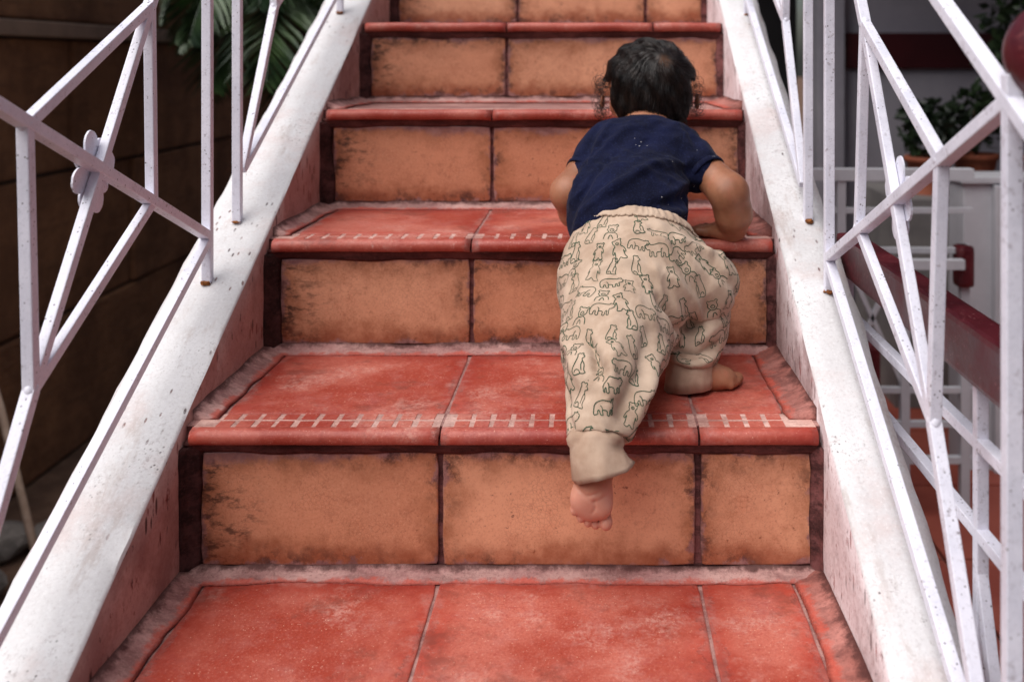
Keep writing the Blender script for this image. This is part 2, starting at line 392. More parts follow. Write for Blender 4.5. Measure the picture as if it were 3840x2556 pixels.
STRIP0, STRIP1 = 0.014, 0.060
def nosing_tile(x0, x1, yf, zt, parent, seed):
    """bullnose front of the tread with a recessed strip for the grip pads"""
    r = random.Random(seed)
    prof = [(STRIP1 - .001, zt - .012), (STRIP1 - .001, zt - .0011), (STRIP0 + .001, zt - .0011), (STRIP0, zt - .0002), (0.010, zt)]
    rad = 0.0092
    for a in range(10, 181, 17): prof.append((rad * (1 - math.sin(R(a))) - .0015, zt - rad + rad * math.cos(R(a))))
    prof += [(0.020, zt - 2 * rad), (STRIP1 - .001, zt - 2 * rad + .001)]
    nx = max(4, int((x1 - x0) / 0.012)); V = []; F = []; m = len(prof)
    for i in range(nx + 1):
        x = x0 + (x1 - x0) * i / nx; e = min(i, nx - i) == 0
        wob = 0.0010 * math.sin(x * 41 + seed) + r.uniform(-.0005, .0005)
        for (y, z) in prof:
            f = 1.0 if y < 0.012 else 0.0
            V.append((x, yf + y + wob * f + (0.0018 if e and f else 0), z - (0.0012 if e and f else 0) - (wob * .5 * f)))
    for i in range(nx):
        for j in range(m):
            F.append((i * m + j, (i + 1) * m + j, (i + 1) * m + (j + 1) % m, i * m + (j + 1) % m))
    F.append(tuple(range(m))); F.append(tuple(nx * m + j for j in range(m))[::-1])
    me = mesh(V, F, 'nosing_tile')
    set_edges(me, lambda c: (max(c.x - x0, 0), max(x1 - c.x, 0), .03, .03))
    o = link('nosing_tile', me, [TREAD, GROUT], parent)
    for p in me.polygons:
        c = p.center
        if STRIP0 < c.y - yf < STRIP1 - .002 and abs(p.normal.z) > .9 and c.z > zt - .004: p.material_index = 1
        elif c.y - yf < .02: p.use_smooth = True
    return o

def wave(n, r, step=5):
    k = [r.uniform(-1, 1) for _ in range(n // step + 4)]
    return [catmull1(k, i / step) for i in range(n)]
def catmull1(k, x):
    i = int(x); u = x - i; a, b = k[i], k[i + 1]; u = u * u * (3 - 2 * u); return a + (b - a) * u
def ribbon(name, A, Bf, path, mat, parent, jit=0.0012, seed=0, sag=0.3, wob=.16):
    """hand-pressed mortar fillet along a corner; A and Bf give its two feet as offsets"""
    r = random.Random(seed); V = []; F = []; k = len(path); m = 7
    w1, w2, w3 = wave(k, r, 11), wave(k, r, 4), wave(k, r, 9)
    for i, p in enumerate(path):
        p = Vector(p); a = Vector(A) * (1 + wob * w1[i] + wob * .5 * w2[i]); b = Vector(Bf) * (1 + wob * w3[i] + wob * .4 * w2[-1 - i])
        for j in range(m):
            t = j / (m - 1); q = (a * (1 - t) + b * t) * (1 - sag * 2 * t * (1 - t))
            V.append(p + q + (a.normalized() + b.normalized()) * (jit * .25 * r.uniform(-1, 1) * (1 if 0 < j < m - 1 else 0)))
        V.append(p - (Vector(A) + Vector(Bf)) * .25)
    M_ = m + 1
    for i in range(k - 1):
        for j in range(m): F.append((i * M_ + j, i * M_ + j + 1, (i + 1) * M_ + j + 1, (i + 1) * M_ + j))
        F.append((i * M_ + m, i * M_, (i + 1) * M_, (i + 1) * M_ + m))
    F.append(tuple(range(M_))); F.append(tuple((k - 1) * M_ + j for j in range(M_)))
    bm = bmesh.new(); me = mesh(V, F); bm.from_mesh(me)
    me = bm_mesh(bm, name); at = me.attributes.new('ft', 'FLOAT', 'POINT')
    at.data.foreach_set('value', [min(j, m - 1) / (m - 1) for _ in range(k) for j in range(m + 1)])
    return link(name, me, mat, parent, True)

padm = None
for i in range(1, len(YN)):
    st = empty('step', (0, YN[i], ZT[i] - 0.17), stairs); st.location -= stairs.location
    yf = YN[i]; zt = ZT[i]; zb = ZT[i - 1]; yr = yf + 0.017
    back = (YN[i + 1] + 0.017) if i + 1 < len(YN) else yf + .6
    # mortar core behind the tiles
    bm = bmesh.new(); box_bm(bm, (XL + .0005, yr + .0045, 0.002), (XR - .0005, back + .003, zt - .0018))
    mb = link('mortar_bed', bm_mesh(bm, 'mortar_bed'), [MORTAR_PURPLE, MORTAR_JOINT], st)
    for p in mb.data.polygons: p.material_index = 1 if p.normal.z > .5 else 0
    # riser tiles
    g = 0.0035
    xs = [(XL + .019, JX[1] - g), (JX[1] + g * .6, JX[2] - g), (JX[2] + g, XR - .009)]
    for k, (a, b) in enumerate(xs):
        riser_tile(a, b, zb + .0115, zt - .0300, yr, st, i * 17 + k)
    # tread tiles, nosing and pads
    xt = [(XL + .010, JX[1] - .0016), (JX[1] + .0016, JX[2] - .0016), (JX[2] + .0016, XR - .006)]
    for k, (a, b) in enumerate(xt):
        inset = .022 if k == 0 else 0
        outset = .03 if k == 2 else 0
        if i < 4: tread_tile(a + inset, b - outset, yf + STRIP1 + .0006, back - .012, zt, st, i * 31 + k)
        nosing_tile(a, b, yf, zt, st, i * 13 + k)
        if i in (1, 2, 3):
            x = a + .012 + inset * .6
            while x + .019 < b - .006 - outset * .4:
                for row in range(2):
                    y0 = yf + STRIP0 + .0012 + row * .0236
                    if padm is None:
                        b2 = bmesh.new(); box_bm(b2, (-.0089, -.0095, -.003), (.0089, .0095, 0), .0009)
                        padm = bm_mesh(b2, 'grip_pad'); padm.materials.append(TREAD)
                        set_edges(padm, lambda c: (.03, .03, .03, .03))
                    o = bpy.data.objects.new('grip_pad', padm); C.objects.link(o); o.parent = st
                    o.location = Vector((x + .0095 + random.uniform(-.0006, .0006), y0 + .0106, zt - random.uniform(.0002, .0009))) - Vector((0, YN[i], ZT[i] - .17))
                    o.rotation_euler = (0, 0, random.uniform(-.03, .03))
                x += .0237
    # mortar fillets: riser foot, under the nosing, side corners
    xsamp = np.linspace(XL + .002, XR - .002, 130)
    ribbon('mortar_fillet', (0, -.021, .0004), (0, 0, .012), [(x, yr, zb) for x in xsamp], MORTAR, st, .0014, i)
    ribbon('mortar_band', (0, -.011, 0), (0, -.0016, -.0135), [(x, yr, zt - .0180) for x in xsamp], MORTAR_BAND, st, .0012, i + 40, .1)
    zs = np.linspace(zb + .001, zt - .022, 36)
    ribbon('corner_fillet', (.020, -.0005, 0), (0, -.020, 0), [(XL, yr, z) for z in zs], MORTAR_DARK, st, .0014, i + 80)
    ribbon('corner_fillet', (-.013, -.0005, 0), (0, -.014, 0), [(XR, yr, z) for z in zs], MORTAR_PURPLE, st, .0014, i + 90)
    if i < 5:
        ys = np.linspace(yf + .040, back, 50)
        ribbon('side_fillet', (.030, 0, .0003), (0, 0, .013), [(XL, y, zt) for y in ys], MORTAR, st, .0016, i + 120)
        ribbon('side_fillet', (-.036, 0, .0003), (0, 0, .013), [(XR, y, zt) for y in ys], MORTAR_SIDE, st, .0016, i + 130, .3, .09)
box('stair_core', (XL + .001, YN[0] + .02, 0.002), (XR - .001, YN[1] + .018, ZT[0]), MORTAR_PURPLE, stairs)

# ------------------------------------------------------------------ kerb walls beside the stairs
def kerb(xi, xo, off, pinkmat, label, seed):
    """sloping plastered wall; inner face at xi, outer at xo, top at .564*y + off"""
    r = random.Random(seed); s = 1 if xo > xi else -1; w = abs(xo - xi)
    ys = np.arange(0.30, 3.3, 0.018); V = []; F = []; idx = []
    def top(y): return 0.564 * y + off + GZ
    def nz(y, k): return 0.0007 * math.sin(y * 17 + k) + 0.0005 * math.sin(y * 61 + k * 2) + r.uniform(-.0005, .0005)
    prof = [(0, None), (0, -.05), (0, -.0035), (.0035, 0), (w * .25, .0007), (w * .5, .0014), (w * .75, .0014), (w * .93, .0), (w, -.006), (w + .006, -.03), (w + .006, None)]
    if s > 0: prof = [(0, None), (0, -.05), (0, -.0035), (.0035, 0), (w * .25, .001), (w * .5, .0015), (w * .72, .0), (w * .85, -.006), (w, -.016), (w + .006, -.04), (w + .006, None)]
    m = len(prof)
    for y in ys:
        for j, (dx, dz) in enumerate(prof):
            z = 0.001 if dz is None else top(y) + dz + (nz(y, j) if j > 2 else nz(y, 3) * .3)
            edge = nz(y, j + 9) * (1.6 if 1 < j < 9 else .3) if j != 2 else nz(y, 5) * .6
            if j == 8 and s > 0: edge += 0.003 * math.sin(y * 37) * math.sin(y * 13 + 1)
            V.append((xi + s * (dx + edge * .8), y, z))
    n = len(ys)
    for i in range(n - 1):
        for j in range(m - 1):
            F.append((i * m + j, i * m + j + 1, (i + 1) * m + j + 1, (i + 1) * m + j)); idx.append(1 if j < 2 else 0)
        F.append((i * m + m - 1, i * m, (i + 1) * m, (i + 1) * m + m - 1)); idx.append(0)
    F.append(tuple(range(m))); F.append(tuple((n - 1) * m + j for j in range(m))); idx += [0, 0]
    me = mesh(V, F, 'kerb_wall'); me.materials.append(WHITE); me.materials.append(pinkmat)
    for p, k in zip(me.polygons, idx): p.material_index = k; p.use_smooth = True
    bm = bmesh.new(); bm.from_mesh(me); bmesh.ops.recalc_face_normals(bm, faces=bm.faces)
    for e in bm.edges:
        if len(e.link_faces) == 2 and e.calc_face_angle(0) > 0.9: e.smooth = False
    bm.to_mesh(me); bm.free()
    o = bpy.data.objects.new('stair_kerb', me); C.objects.link(o); tag(o, label, 'wall'); return o
kerb(XL, -0.583, -1.0820, PINK_L, 'white plastered sloping stair kerb on the palm and brown wall side', 1)
kerb(XR, 0.352, -1.0690, PINK_R, 'white plastered sloping stair kerb on the red terrace side, outer edge chipped', 2)

# ------------------------------------------------------------------ iron railings
BAR = 0.0121
def bar(name, x, p, q, s, parent, mat=LILAC, ext=0.0):
    """square bar in the plane x = const between (y, z) points"""
    p, q = Vector((x, p[0], p[1] + GZ)), Vector((x, q[0], q[1] + GZ)); d = (q - p); L = d.length; d.normalize()
    ax = Vector((1, 0, 0)); ay = d.cross(ax).normalized()
    M = Matrix((ax, ay, d)).transposed().to_4x4(); M.translation = (p + q) / 2
    bm = bmesh.new(); box_bm(bm, (-s / 2, -BAR / 2, -L / 2 - ext), (s / 2, BAR / 2, L / 2 + ext), 0.0013, M)
    return link(name, bm_mesh(bm, name), mat, parent)

def weld(x, y, z, parent, rad=0.0085):
    bm = bmesh.new(); bmesh.ops.create_icosphere(bm, subdivisions=2, radius=rad)
    for v in bm.verts: v.co = v.co * (1 + random.uniform(-.12, .12)); v.co.x *= .86
    bmesh.ops.translate(bm, vec=(x, y, z + GZ), verts=bm.verts)
    return link('weld', bm_mesh(bm, 'weld'), LILAC, parent, True)

def flower(x, y, z, parent, side):
    """pressed iron rosette: eight cupped petals round a boss, in a plane x = const"""
    fl = empty('flower', (x, y, z + GZ), parent); fl.location -= parent.location
    for k in range(8):
        a = 2 * math.pi * k / 8 + 0.2; big = k % 2 == 0
        Rr, w = (0.046, 0.0138) if big else (0.041, 0.0100)
        V, F = [], []; nu, nv = 14, 10
        for i in range(nu):
            t = i / (nu - 1); rr = 0.006 + (Rr - 0.006) * t
            ww = w * (0.30 + 0.70 * math.sin(min(1, t / .58) * math.pi / 2)) if t < .58 else w * math.sqrt(max(0.02, 1 - ((t - .58) / .425) ** 2))
            for j in range(nv):
                u = 2 * j / (nv - 1) - 1
                cup = 0.0
                py, pz = rr * math.cos(a) - u * ww * math.sin(a), rr * math.sin(a) + u * ww * math.cos(a)
                V.append((x + side * (-cup if not big else -cup + .0025), y + py, z + GZ + pz))
        for i in range(nu - 1):
            for j in range(nv - 1): F.append((i * nv + j, i * nv + j + 1, (i + 1) * nv + j + 1, (i + 1) * nv + j))
        me = mesh(V, F, 'petal'); o = link('petal', me, LILAC, fl, False)
        md = o.modifiers.new('thick', 'SOLIDIFY'); md.thickness = 0.0022; md.offset = 0
    bm = bmesh.new(); bmesh.ops.create_icosphere(bm, subdivisions=2, radius=0.010)
    bmesh.ops.scale(bm, vec=(.5, 1, 1), verts=bm.verts); bmesh.ops.translate(bm, vec=(x, y, z + GZ), verts=bm.verts)
    link('boss', bm_mesh(bm, 'boss'), LILAC, fl, True)

def railing(x, side, nd, kerb_off, bays, label):
    """side -1 left, +1 right. nd: nodes of the first bay as (y, z)"""
    t = empty('iron_railing', (x, 0.9, 0)); tag(t, label, 'railing', 'iron railings along the stairs')
    def kz(y): return 0.564 * y + kerb_off
    for b in bays:
        dy, dz = 0.72 * b, 0.403 * b
        N = {k: (v[0] + dy, v[1] + dz) for k, v in nd.items()}
        y0, y1 = N['T'][0], N['D'][0]
        bar('post', x, (y0, kz(y0) - .01), (y0, N['U'][1] + .02) if 'U' in N else (y0, N['T'][1] + .02), BAR + .0008, t)
        bar('post', x, (y1, kz(y1) - .01), (y1, N['K'][1] + .03), BAR + .0008, t)
        bar('bottom_rail', x, N['L'], (y1, N['D'][1] - .004), BAR + .0004, t)
        bar('top_rail', x, (y0 - .06, N['T'][1] - .034), (y1 + .06, N['K'][1] + .034), BAR + .0016, t)
        bar('bar', x, N['T'], N['D'], BAR + .0012, t, ext=.002)
        bar('bar', x, N['A'], N['F'], BAR - .0004, t)
        bar('bar', x, N['C'], N['E'], BAR - .0008, t)
        bar('bar', x, N['E'], N['A'], BAR - .0012, t)
        bar('bar', x, N['E'], N['F'], BAR - .0016, t)
        bar('bar', x, N['F'], N['C'], BAR - .0020, t)
        bar('bar', x, N['F'], N['L'], BAR + .0002, t)
        bar('bar', x, N['E'], N['K'], BAR + .0002, t)
        for k in 'ABCDEF': weld(x, *N[k], t)
        flower(x + side * 0.0095, N['B'][0] + (.004 if side > 0 else .006), N['B'][1] + (.002 if side > 0 else -.006), t, -side)
        for y in (y0, y1):
            bm = bmesh.new(); bmesh.ops.create_icosphere(bm, subdivisions=2, radius=0.0068)
            for v in bm.verts: v.co = Vector((v.co.x * 1.0, v.co.y * 1.1, v.co.z * .55)) * (1 + random.uniform(-.3, .3))
            bmesh.ops.translate(bm, vec=(x, y - .004, kz(y) + GZ), verts=bm.verts)
            bmesh.ops.scale(bm, vec=(random.uniform(.8, 1.25), random.uniform(.8, 1.3), random.uniform(.5, 1.2)), space=Matrix.Translation((-x, -(y - .004), -(kz(y) + GZ))), verts=bm.verts)
            link('rusty_foot', bm_mesh(bm, 'rusty_foot'), RUST, t)
    return t
nl = {'A': (.935, -.060), 'B': (1.071, -.114), 'C': (1.203, -.170), 'D': (1.3765, -.242), 'E': (1.197, .066), 'F': (.945, -.312),
      'T': (.772, .010), 'L': (.79, -.568), 'K': (1.3765, .340)}
railing(-0.534, -1, nl, -1.0820, (0, 1), 'lilac white iron railing with flower rosette on the palm and brown wall side')
nr = {'A': (.910, -.090), 'B': (1.058, -.148), 'C': (1.192, -.200), 'D': (1.345, -.266), 'E': (1.167, .043), 'F': (.931, -.337),
      'T': (.757, -.030), 'L': (.79, -.590), 'K': (1.345, .294)}
railing(0.318, 1, nr, -1.0690, (0, 1), 'lilac white iron railing with flower rosette on the red terrace side')

# maroon ball on a newel post at the foot of the right railing
nw = empty('newel_post', (0.346, 0.75, 0)); tag(nw, 'newel post with round maroon ball beside the red terrace railing', 'post')
bm = bmesh.new(); bmesh.ops.create_uvsphere(bm, u_segments=40, v_segments=24, radius=0.040)
bmesh.ops.scale(bm, vec=(1, 1, 1.0), verts=bm.verts); bmesh.ops.translate(bm, vec=(0.3505, 0.75, GZ + 0.006), verts=bm.verts)
link('ball', bm_mesh(bm, 'ball'), MAROON, nw, True)
box('shaft', (0.343, 0.743, 0.30), (0.358, 0.757, GZ - 0.026), LILAC, nw, 0.0013)

# ------------------------------------------------------------------ level terrace balustrade outside the right kerb
tb = empty('terrace_balustrade', (0.378, 1.0, 0.34)); tag(tb, 'level balustrade with maroon wooden handrail and white iron bars', 'railing')
bm = bmesh.new(); box_bm(bm, (0.362, 0.35, GZ - 0.312), (0.398, 1.49, GZ - 0.256), 0.006)
link('handrail', bm_mesh(bm, 'handrail'), MAROON, tb)
bar('rail', 0.379, (0.35, -.374), (1.49, -.374), BAR + .0006, tb)
bar('rail', 0.379, (0.35, -.462), (1.49, -.462), BAR + .0006, tb)
bar('rail', 0.379, (0.35, -1.05), (1.49, -1.05), BAR + .0006, tb)
for y in (0.55, 0.80, 0.975, 1.48): bar('post', 0.379, (y, -1.15), (y, -.31), BAR, tb)
for a, b in (((.55, -.98), (.80, -.50)), ((.80, -.98), (.975, -.50))): bar('bar', 0.379, a, b, BAR - .001, tb)

# ------------------------------------------------------------------ far side of the terrace
WH2 = mat_simple('white_wall_paint', (168, 168, 174), (184, 184, 190), 3, 0.7, 0.003, 0.3)
par = empty('parapet_wall', (1.4, 2.8, 0.34)); tag(par, 'white rendered parapet wall at the back of the red terrace', 'wall')
box('wall_body', (1.04, 2.80, 0.345), (3.2, 2.92, GZ - .345), WH2, par, .004)
box('pilaster', (1.12, 2.775, 0.345), (1.17, 2.799, GZ - .348), WH2, par, .003)
box('coping', (1.03, 2.785, GZ - .3445), (3.2, 2.935, GZ - .325), WH2, par, .004)
fr = empty('terrace_fence', (0.7, 2.5, 0.34)); tag(fr, 'white metal fence with maroon topped posts across the red terrace', 'fence')
def hbar(name, p, q, s, parent, mat=WH2):
    p, q = Vector(p), Vector(q); d = q - p; L = d.length; d.normalize()
    ax = Vector((0, 1, 0)); ay = d.cross(ax).normalized()
    M = Matrix((ax, ay, d)).transposed().to_4x4(); M.translation = (p + q) / 2
    bm = bmesh.new(); box_bm(bm, (-s / 2, -s / 2, -L / 2), (s / 2, s / 2, L / 2), .001, M)
    return link(name, bm_mesh(bm, name), mat, parent)
for k, (z, s) in enumerate(((-.285, .030), (-.375, .014), (-.475, .014), (-.825, .014), (-.91, .014), (-1.0, .016))):
    hbar('rail', (0.42, 2.5, GZ + z), (0.95, 2.5, GZ + z), s + k * .0003, fr)
for x in (0.44, 0.62, 0.78, 0.93): hbar('post', (x, 2.5, 0.345), (x, 2.5, GZ - .46 if x > .7 else GZ - .30), .022, fr)
for a, b in (((.62, -.82), (.78, -.47)), ((.62, -.47), (.78, -.82)), ((.44, -.82), (.62, -.47))):
    hbar('bar', (a[0], 2.503, GZ + a[1]), (b[0], 2.503, GZ + b[1]), .012, fr)
bmq = bmesh.new(); box_bm(bmq, (0.905, 2.47, GZ - .565), (0.948, 2.52, GZ - .46), .012)
link('post_cap', bm_mesh(bmq, 'post_cap'), MAROON, fr)
bmq = bmesh.new(); box_bm(bmq, (0.66, 2.42, GZ - .80), (0.70, 2.46, GZ - .69), .012)
link('post_cap', bm_mesh(bmq, 'post_cap'), MAROON, fr)
hbar('post', (0.68, 2.44, 0.345), (0.68, 2.44, GZ - .79), .018, fr)
hbar('shelf', (0.74, 2.45, GZ - .50), (0.91, 2.45, GZ - .50), .024, fr)

GREYW = mat_simple('grey_wall_paint', (140, 136, 146), (158, 154, 162), 2, 0.75, 0.003, 0.3)
DARKIN = mat_simple('dark_interior', (36, 34, 36), (48, 46, 46), 2, 0.9)
hb = empty('house', (2.2, 4.6, 0.34)); tag(hb, 'grey house wall with maroon band and dark doorway behind the terrace', 'building')
box('wall', (1.12, 4.5, 0.345), (5.2, 4.75, 3.4), GREYW, hb, .004)
box('pilaster', (1.00, 4.44, 0.345), (1.12, 4.75, 3.4), GREYW, hb, .004)
box('band', (1.121, 4.47, GZ - .035), (5.2, 4.499, GZ + .125), mat_simple('maroon_band_paint', (54, 10, 16), (64, 14, 20), 4, 0.5), hb, .004)
box('doorway', (0.25, 4.9, 0.002), (0.999, 5.0, 3.4), DARKIN, hb)
box('shade_roof', (0.62, 2.3, 2.45), (5.2, 5.0, 2.57), GREYW, hb, .01)  # slab added above the view to keep wall and terrace in shade
box('side_sky_blocker', (2.9, -4.0, 0.345), (3.3, 2.349, 6.0), GREYW, hb, .01)  # unseen wall added to cut sky light from the right
box('front_sky_blocker', (0.62, -1.9, 0.002), (3.299, -1.3, 6.0), GREYW, hb, .01)  # added behind the camera, blocks sky from the front right
box('porch_side', (0.2, 4.2, 0.002), (0.25, 5.0, 3.4), DARKIN, hb)
# terrace behind the parapet, holding the plants
box('planter_bed', (1.0, 3.3, 0.342), (3.4, 3.8, GZ - .46), mat_simple('planter_render', (110, 106, 106), (130, 126, 124), 5), None)
tag(bpy.data.objects['planter_bed'], 'low grey planter ledge with pots in front of house wall', 'planter')

# ------------------------------------------------------------------ foliage
def leaf_mat(name, a, b, rough=0.45):
    M = NM(name, rough, 0.4)
    col = M.mix(M.rng(M.noise(6, 3), .35, .65), lin(a), lin(b)); M.color(col); return M.m
LEAF = leaf_mat('leaf_dark_green', (22, 34, 20), (44, 62, 34)); PALM = leaf_mat('palm_green', (28, 46, 28), (62, 84, 46), .45)
POT = mat_simple('clay_pot', (132, 68, 48), (152, 86, 62), 12)
BARK = mat_simple('bark', (60, 46, 36), (92, 74, 58), 20, .9, .006, .8)
def leaf_cloud(n, cx, cy, cz, rx, ry, rz, size, seed):
    r = random.Random(seed); V, F = [], []
    for _ in range(n):
        while True:
            p = Vector((r.uniform(-1, 1), r.uniform(-1, 1), r.uniform(-1, 1)))
            if p.length < 1 and r.random() < 0.25 + p.length: break
        c = Vector((cx + p.x * rx, cy + p.y * ry, cz + p.z * rz)); s = size * r.uniform(.6, 1.3)
        d = Vector((r.gauss(0, 1), r.gauss(0, 1), r.gauss(0, .7) - .2)).normalized(); w = d.cross(Vector((r.gauss(0, 1), r.gauss(0, 1), r.gauss(0, 1)))).normalized()
        k = len(V); nrm = d.cross(w)
        V += [c, c + d * s * .5 + w * s * .28 + nrm * s * .08, c + d * s, c + d * s * .5 - w * s * .28 + nrm * s * .08]
        F += [(k, k + 1, k + 2), (k, k + 2, k + 3)]
    return V, F
def potted(x, y, zb, h, w, n, label, seed, leaf=.05):
    t = empty('potted_plant', (x, y, zb)); tag(t, label, 'plant', 'potted plants on the ledge before the house')
    prof = [(.05, 0), (.075, .11), (.082, .112), (.082, .13), (.07, .13), (.066, .11)]
    V, F = [], []; m = 18
    for i, (rr, z) in enumerate(prof):
        for j in range(m): a = 2 * math.pi * j / m; V.append((x + rr * math.cos(a), y + rr * math.sin(a), zb + z))
    for i in range(len(prof) - 1):
        for j in range(m): F.append((i * m + j, i * m + (j + 1) % m, (i + 1) * m + (j + 1) % m, (i + 1) * m + j))
    F.append(tuple(range(m))); F.append(tuple((len(prof) - 1) * m + j for j in range(m)))
    link('pot', mesh(V, F, 'pot'), POT, t, True)
    V, F = tube_mesh([(x, y, zb + .1), (x + .01, y, zb + .13 + h * .3), (x, y + .01, zb + .13 + h * .7)], [.009, .007, .004], 6)
    link('stem', mesh(V, F, 'stem'), BARK, t)
    V, F = leaf_cloud(n, x, y, zb + .13 + h * .55, w, w, h * .5, leaf, seed)
    link('foliage', mesh(V, F, 'foliage'), LEAF, t)
for k, (x, y, h, w, n, lab) in enumerate((
    (1.16, 3.45, .20, .10, 260, 'small leafy potted plant at the doorway end of the ledge'),
    (1.36, 3.55, .22, .11, 260, 'low spreading potted plant between small and tall plants on the ledge'),
    (1.55, 3.50, .62, .19, 900, 'tall bushy potted plant on the ledge before the house wall'),
    (1.88, 3.52, .30, .17, 520, 'dark round potted plant beside the tall bushy one'),
    (2.2, 3.50, .28, .2, 520, 'wide dark potted plant at the parapet end of the ledge'))):
    potted(x, y, GZ - .4598, h, w, n, lab, 50 + k)

# palm left of the stairs
pm = empty('palm_tree', (-1.22, 4.05, 0)); tag(pm, 'green feather palm with long arching fronds beside the brown wall', 'tree')
V, F = tube_mesh([(-1.22, 4.05, 0), (-1.20, 4.06, .8), (-1.18, 4.05, 1.45), (-1.18, 4.05, 1.82)], [.10, .075, .065, .05], 12)
link('trunk', mesh(V, F, 'trunk'), BARK, pm, True)
def frond(az, el, L, droop, seed):
    r = random.Random(seed); o = Vector((-1.18, 4.05, 1.80)); p = o.copy(); e = el; pts = [p.copy()]; n = 26
    for i in range(n):
        d = Vector((math.sin(az) * math.cos(e), math.cos(az) * math.cos(e), math.sin(e))); p = p + d * L / n; pts.append(p.copy()); e -= droop / n
    V, F = tube_mesh(pts, [.010 * (1 - .85 * i / n) + .001 for i in range(n + 1)], 5)
    for i in range(3, n + 1):
        for s in (-1, 1):
            for hh in (0, .5):
                if i == n and hh: continue
                a = pts[i] + (pts[min(i + 1, n)] - pts[i]) * hh; t = (pts[i] - pts[i - 1]).normalized()
                sd_ = t.cross(Vector((0, 0, 1))).normalized() * s
                ll = L * .30 * math.sin(math.pi * (0.12 + .86 * i / (n + 1))) * r.uniform(.85, 1.1)
                d = (t * .75 + sd_ * .8 + Vector((0, 0, r.uniform(-.35, .05)))).normalized()
                w = d.cross(Vector((0, 0, 1))).normalized() * .011; k = len(V)
                V += [a - w * .4, a + w * .4, a + d * ll * .5 + w + Vector((0, 0, -.01)), a + d * ll + Vector((0, 0, -ll * .22)), a + d * ll * .5 - w + Vector((0, 0, -.01))]
                F.append((k, k + 1, k + 2, k + 3, k + 4))
    link('frond', mesh(V, F, 'frond'), PALM, pm)
for k in range(15):
    frond(-0.9 + 4.6 * k / 15 + random.uniform(-.15, .15), random.uniform(.2, 1.0), random.uniform(.85, 1.15), random.uniform(1.3, 2.1), 200 + k)
frond(-2.35, .30, .62, 1.6, 300); frond(-2.75, .5, .8, 1.7, 301); frond(-1.9, .9, .7, 2.4, 302); frond(-2.9, .2, .8, 1.6, 305); frond(3.0, .3, 1.0, 1.5, 303); frond(2.5, .4, .95, 1.7, 304)

# brown block wall on the left
BROWN = NM('brown_stone', 0.9, 0.2)
_n = BROWN.noise(2.5, 7, .7); _m = BROWN.noise(1.0, 6, .7, BROWN.scaled((4, 4, 22)))
_c = BROWN.mix(BROWN.rng(_n, .35, .65), lin((108, 74, 54)), lin((142, 100, 72)))
_c = BROWN.mix(BROWN.rng(_m, .5, .7, 0, .6), _c, lin((98, 68, 52)))
BROWN.color(_c); BROWN.bump(BROWN.math('ADD', _m, BROWN.noise(30, 6, .7)), .8, .02)
bw = empty('stone_wall', (-2.2, 4.0, 0)); tag(bw, 'dark brown wall of long stone blocks with a pale ledge', 'wall')
box('wall_core', (-2.5, 1.0, 0.002), (-2.03, 7.0, 2.03), mat_simple('wall_mortar', (48, 34, 28), (60, 44, 36), 10), bw)
zc = 0.003; rr = random.Random(5)
for row, hh in enumerate((.54, .54, .50, .40)):
    y = 1.0 + (row % 2) * .4
    while y < 7.0:
        L = rr.uniform(.8, 1.3); dx = rr.uniform(-.012, .012)
        bm = bmesh.new(); box_bm(bm, (-2.2, y + .006, zc + .006), (-2.0 + dx, min(y + L, 7.0) - .006, zc + hh - .006), .012)
        link('stone_block', bm_mesh(bm, 'stone_block'), BROWN.m, bw); y += L
    zc += hh
    if row == 2:
        box('ledge', (-2.25, 1.0, zc + .002), (-1.955, 7.0, zc + .058), mat_simple('ledge_stone', (120, 98, 84), (140, 116, 100), 5), bw, .006); zc += .06
# far house beyond the palm
fh = empty('far_house', (-1.5, 9.0, 0)); tag(fh, 'pale pink rendered house wall far behind the palm', 'building')
PKW = mat_simple('pink_render', (196, 150, 132), (212, 168, 150), 2)
box('wall', (-5.0, 9.0, 0.002), (0.1, 9.4, 3.6), PKW, fh); box('roof', (-5.2, 8.7, 3.602), (0.3, 9.7, 3.75), POT, fh)
hg = empty('garden_shrub', (-1.9, 7.3, 0)); tag(hg, 'dark leafy shrub at the far end behind the palm', 'shrub')
V, F = leaf_cloud(2600, -1.9, 7.6, 1.1, 1.5, .45, 1.15, .13, 77); link('foliage', mesh(V, F, 'foliage'), LEAF, hg)
V, F = tube_mesh([(-1.9, 7.6, 0), (-1.9, 7.6, 1.2)], [.04, .02], 7); link('stem', mesh(V, F, 'stem'), BARK, hg)
# stones and a leaning pole at the wall's foot
STONE = mat_simple('grey_stone', (96, 90, 86), (132, 124, 118), 14, .9, .01, .7)
rr = random.Random(9)
spots = [(-1.72, 2.75, .09), (-1.58, 2.9, .07), (-1.82, 3.0, .10), (-1.66, 3.1, .08), (-1.5, 2.7, .06), (-1.88, 2.7, .08), (-1.45, 3.0, .07), (-1.75, 2.45, .07), (-1.6, 2.5, .09), (-1.4, 2.55, .06), (-1.9, 2.4, .07)]
labs = ['grey garden stone lying on the soil by the brown wall']
for x, y, s in spots:
    bm = bmesh.new(); bmesh.ops.create_icosphere(bm, subdivisions=2, radius=s)
    q = [rr.uniform(.7, 1.3), rr.uniform(.7, 1.3), rr.uniform(.5, .75)]
    for v in bm.verts:
        v.co = Vector((v.co.x * q[0], v.co.y * q[1], v.co.z * q[2])) * (1 + rr.uniform(-.12, .12))
    mz = min(v.co.z for v in bm.verts)
    bmesh.ops.translate(bm, vec=(x, y, -mz - .008), verts=bm.verts)
    tag(link('garden_stone', bm_mesh(bm, 'garden_stone'), STONE, None), labs[0], 'stone', 'grey stones at the foot of the brown wall')
V, F = tube_mesh([(-1.42, 2.62, 0.0), (-1.62, 2.72, .55), (-1.95, 2.86, 1.3)], [.011, .011, .010], 8)
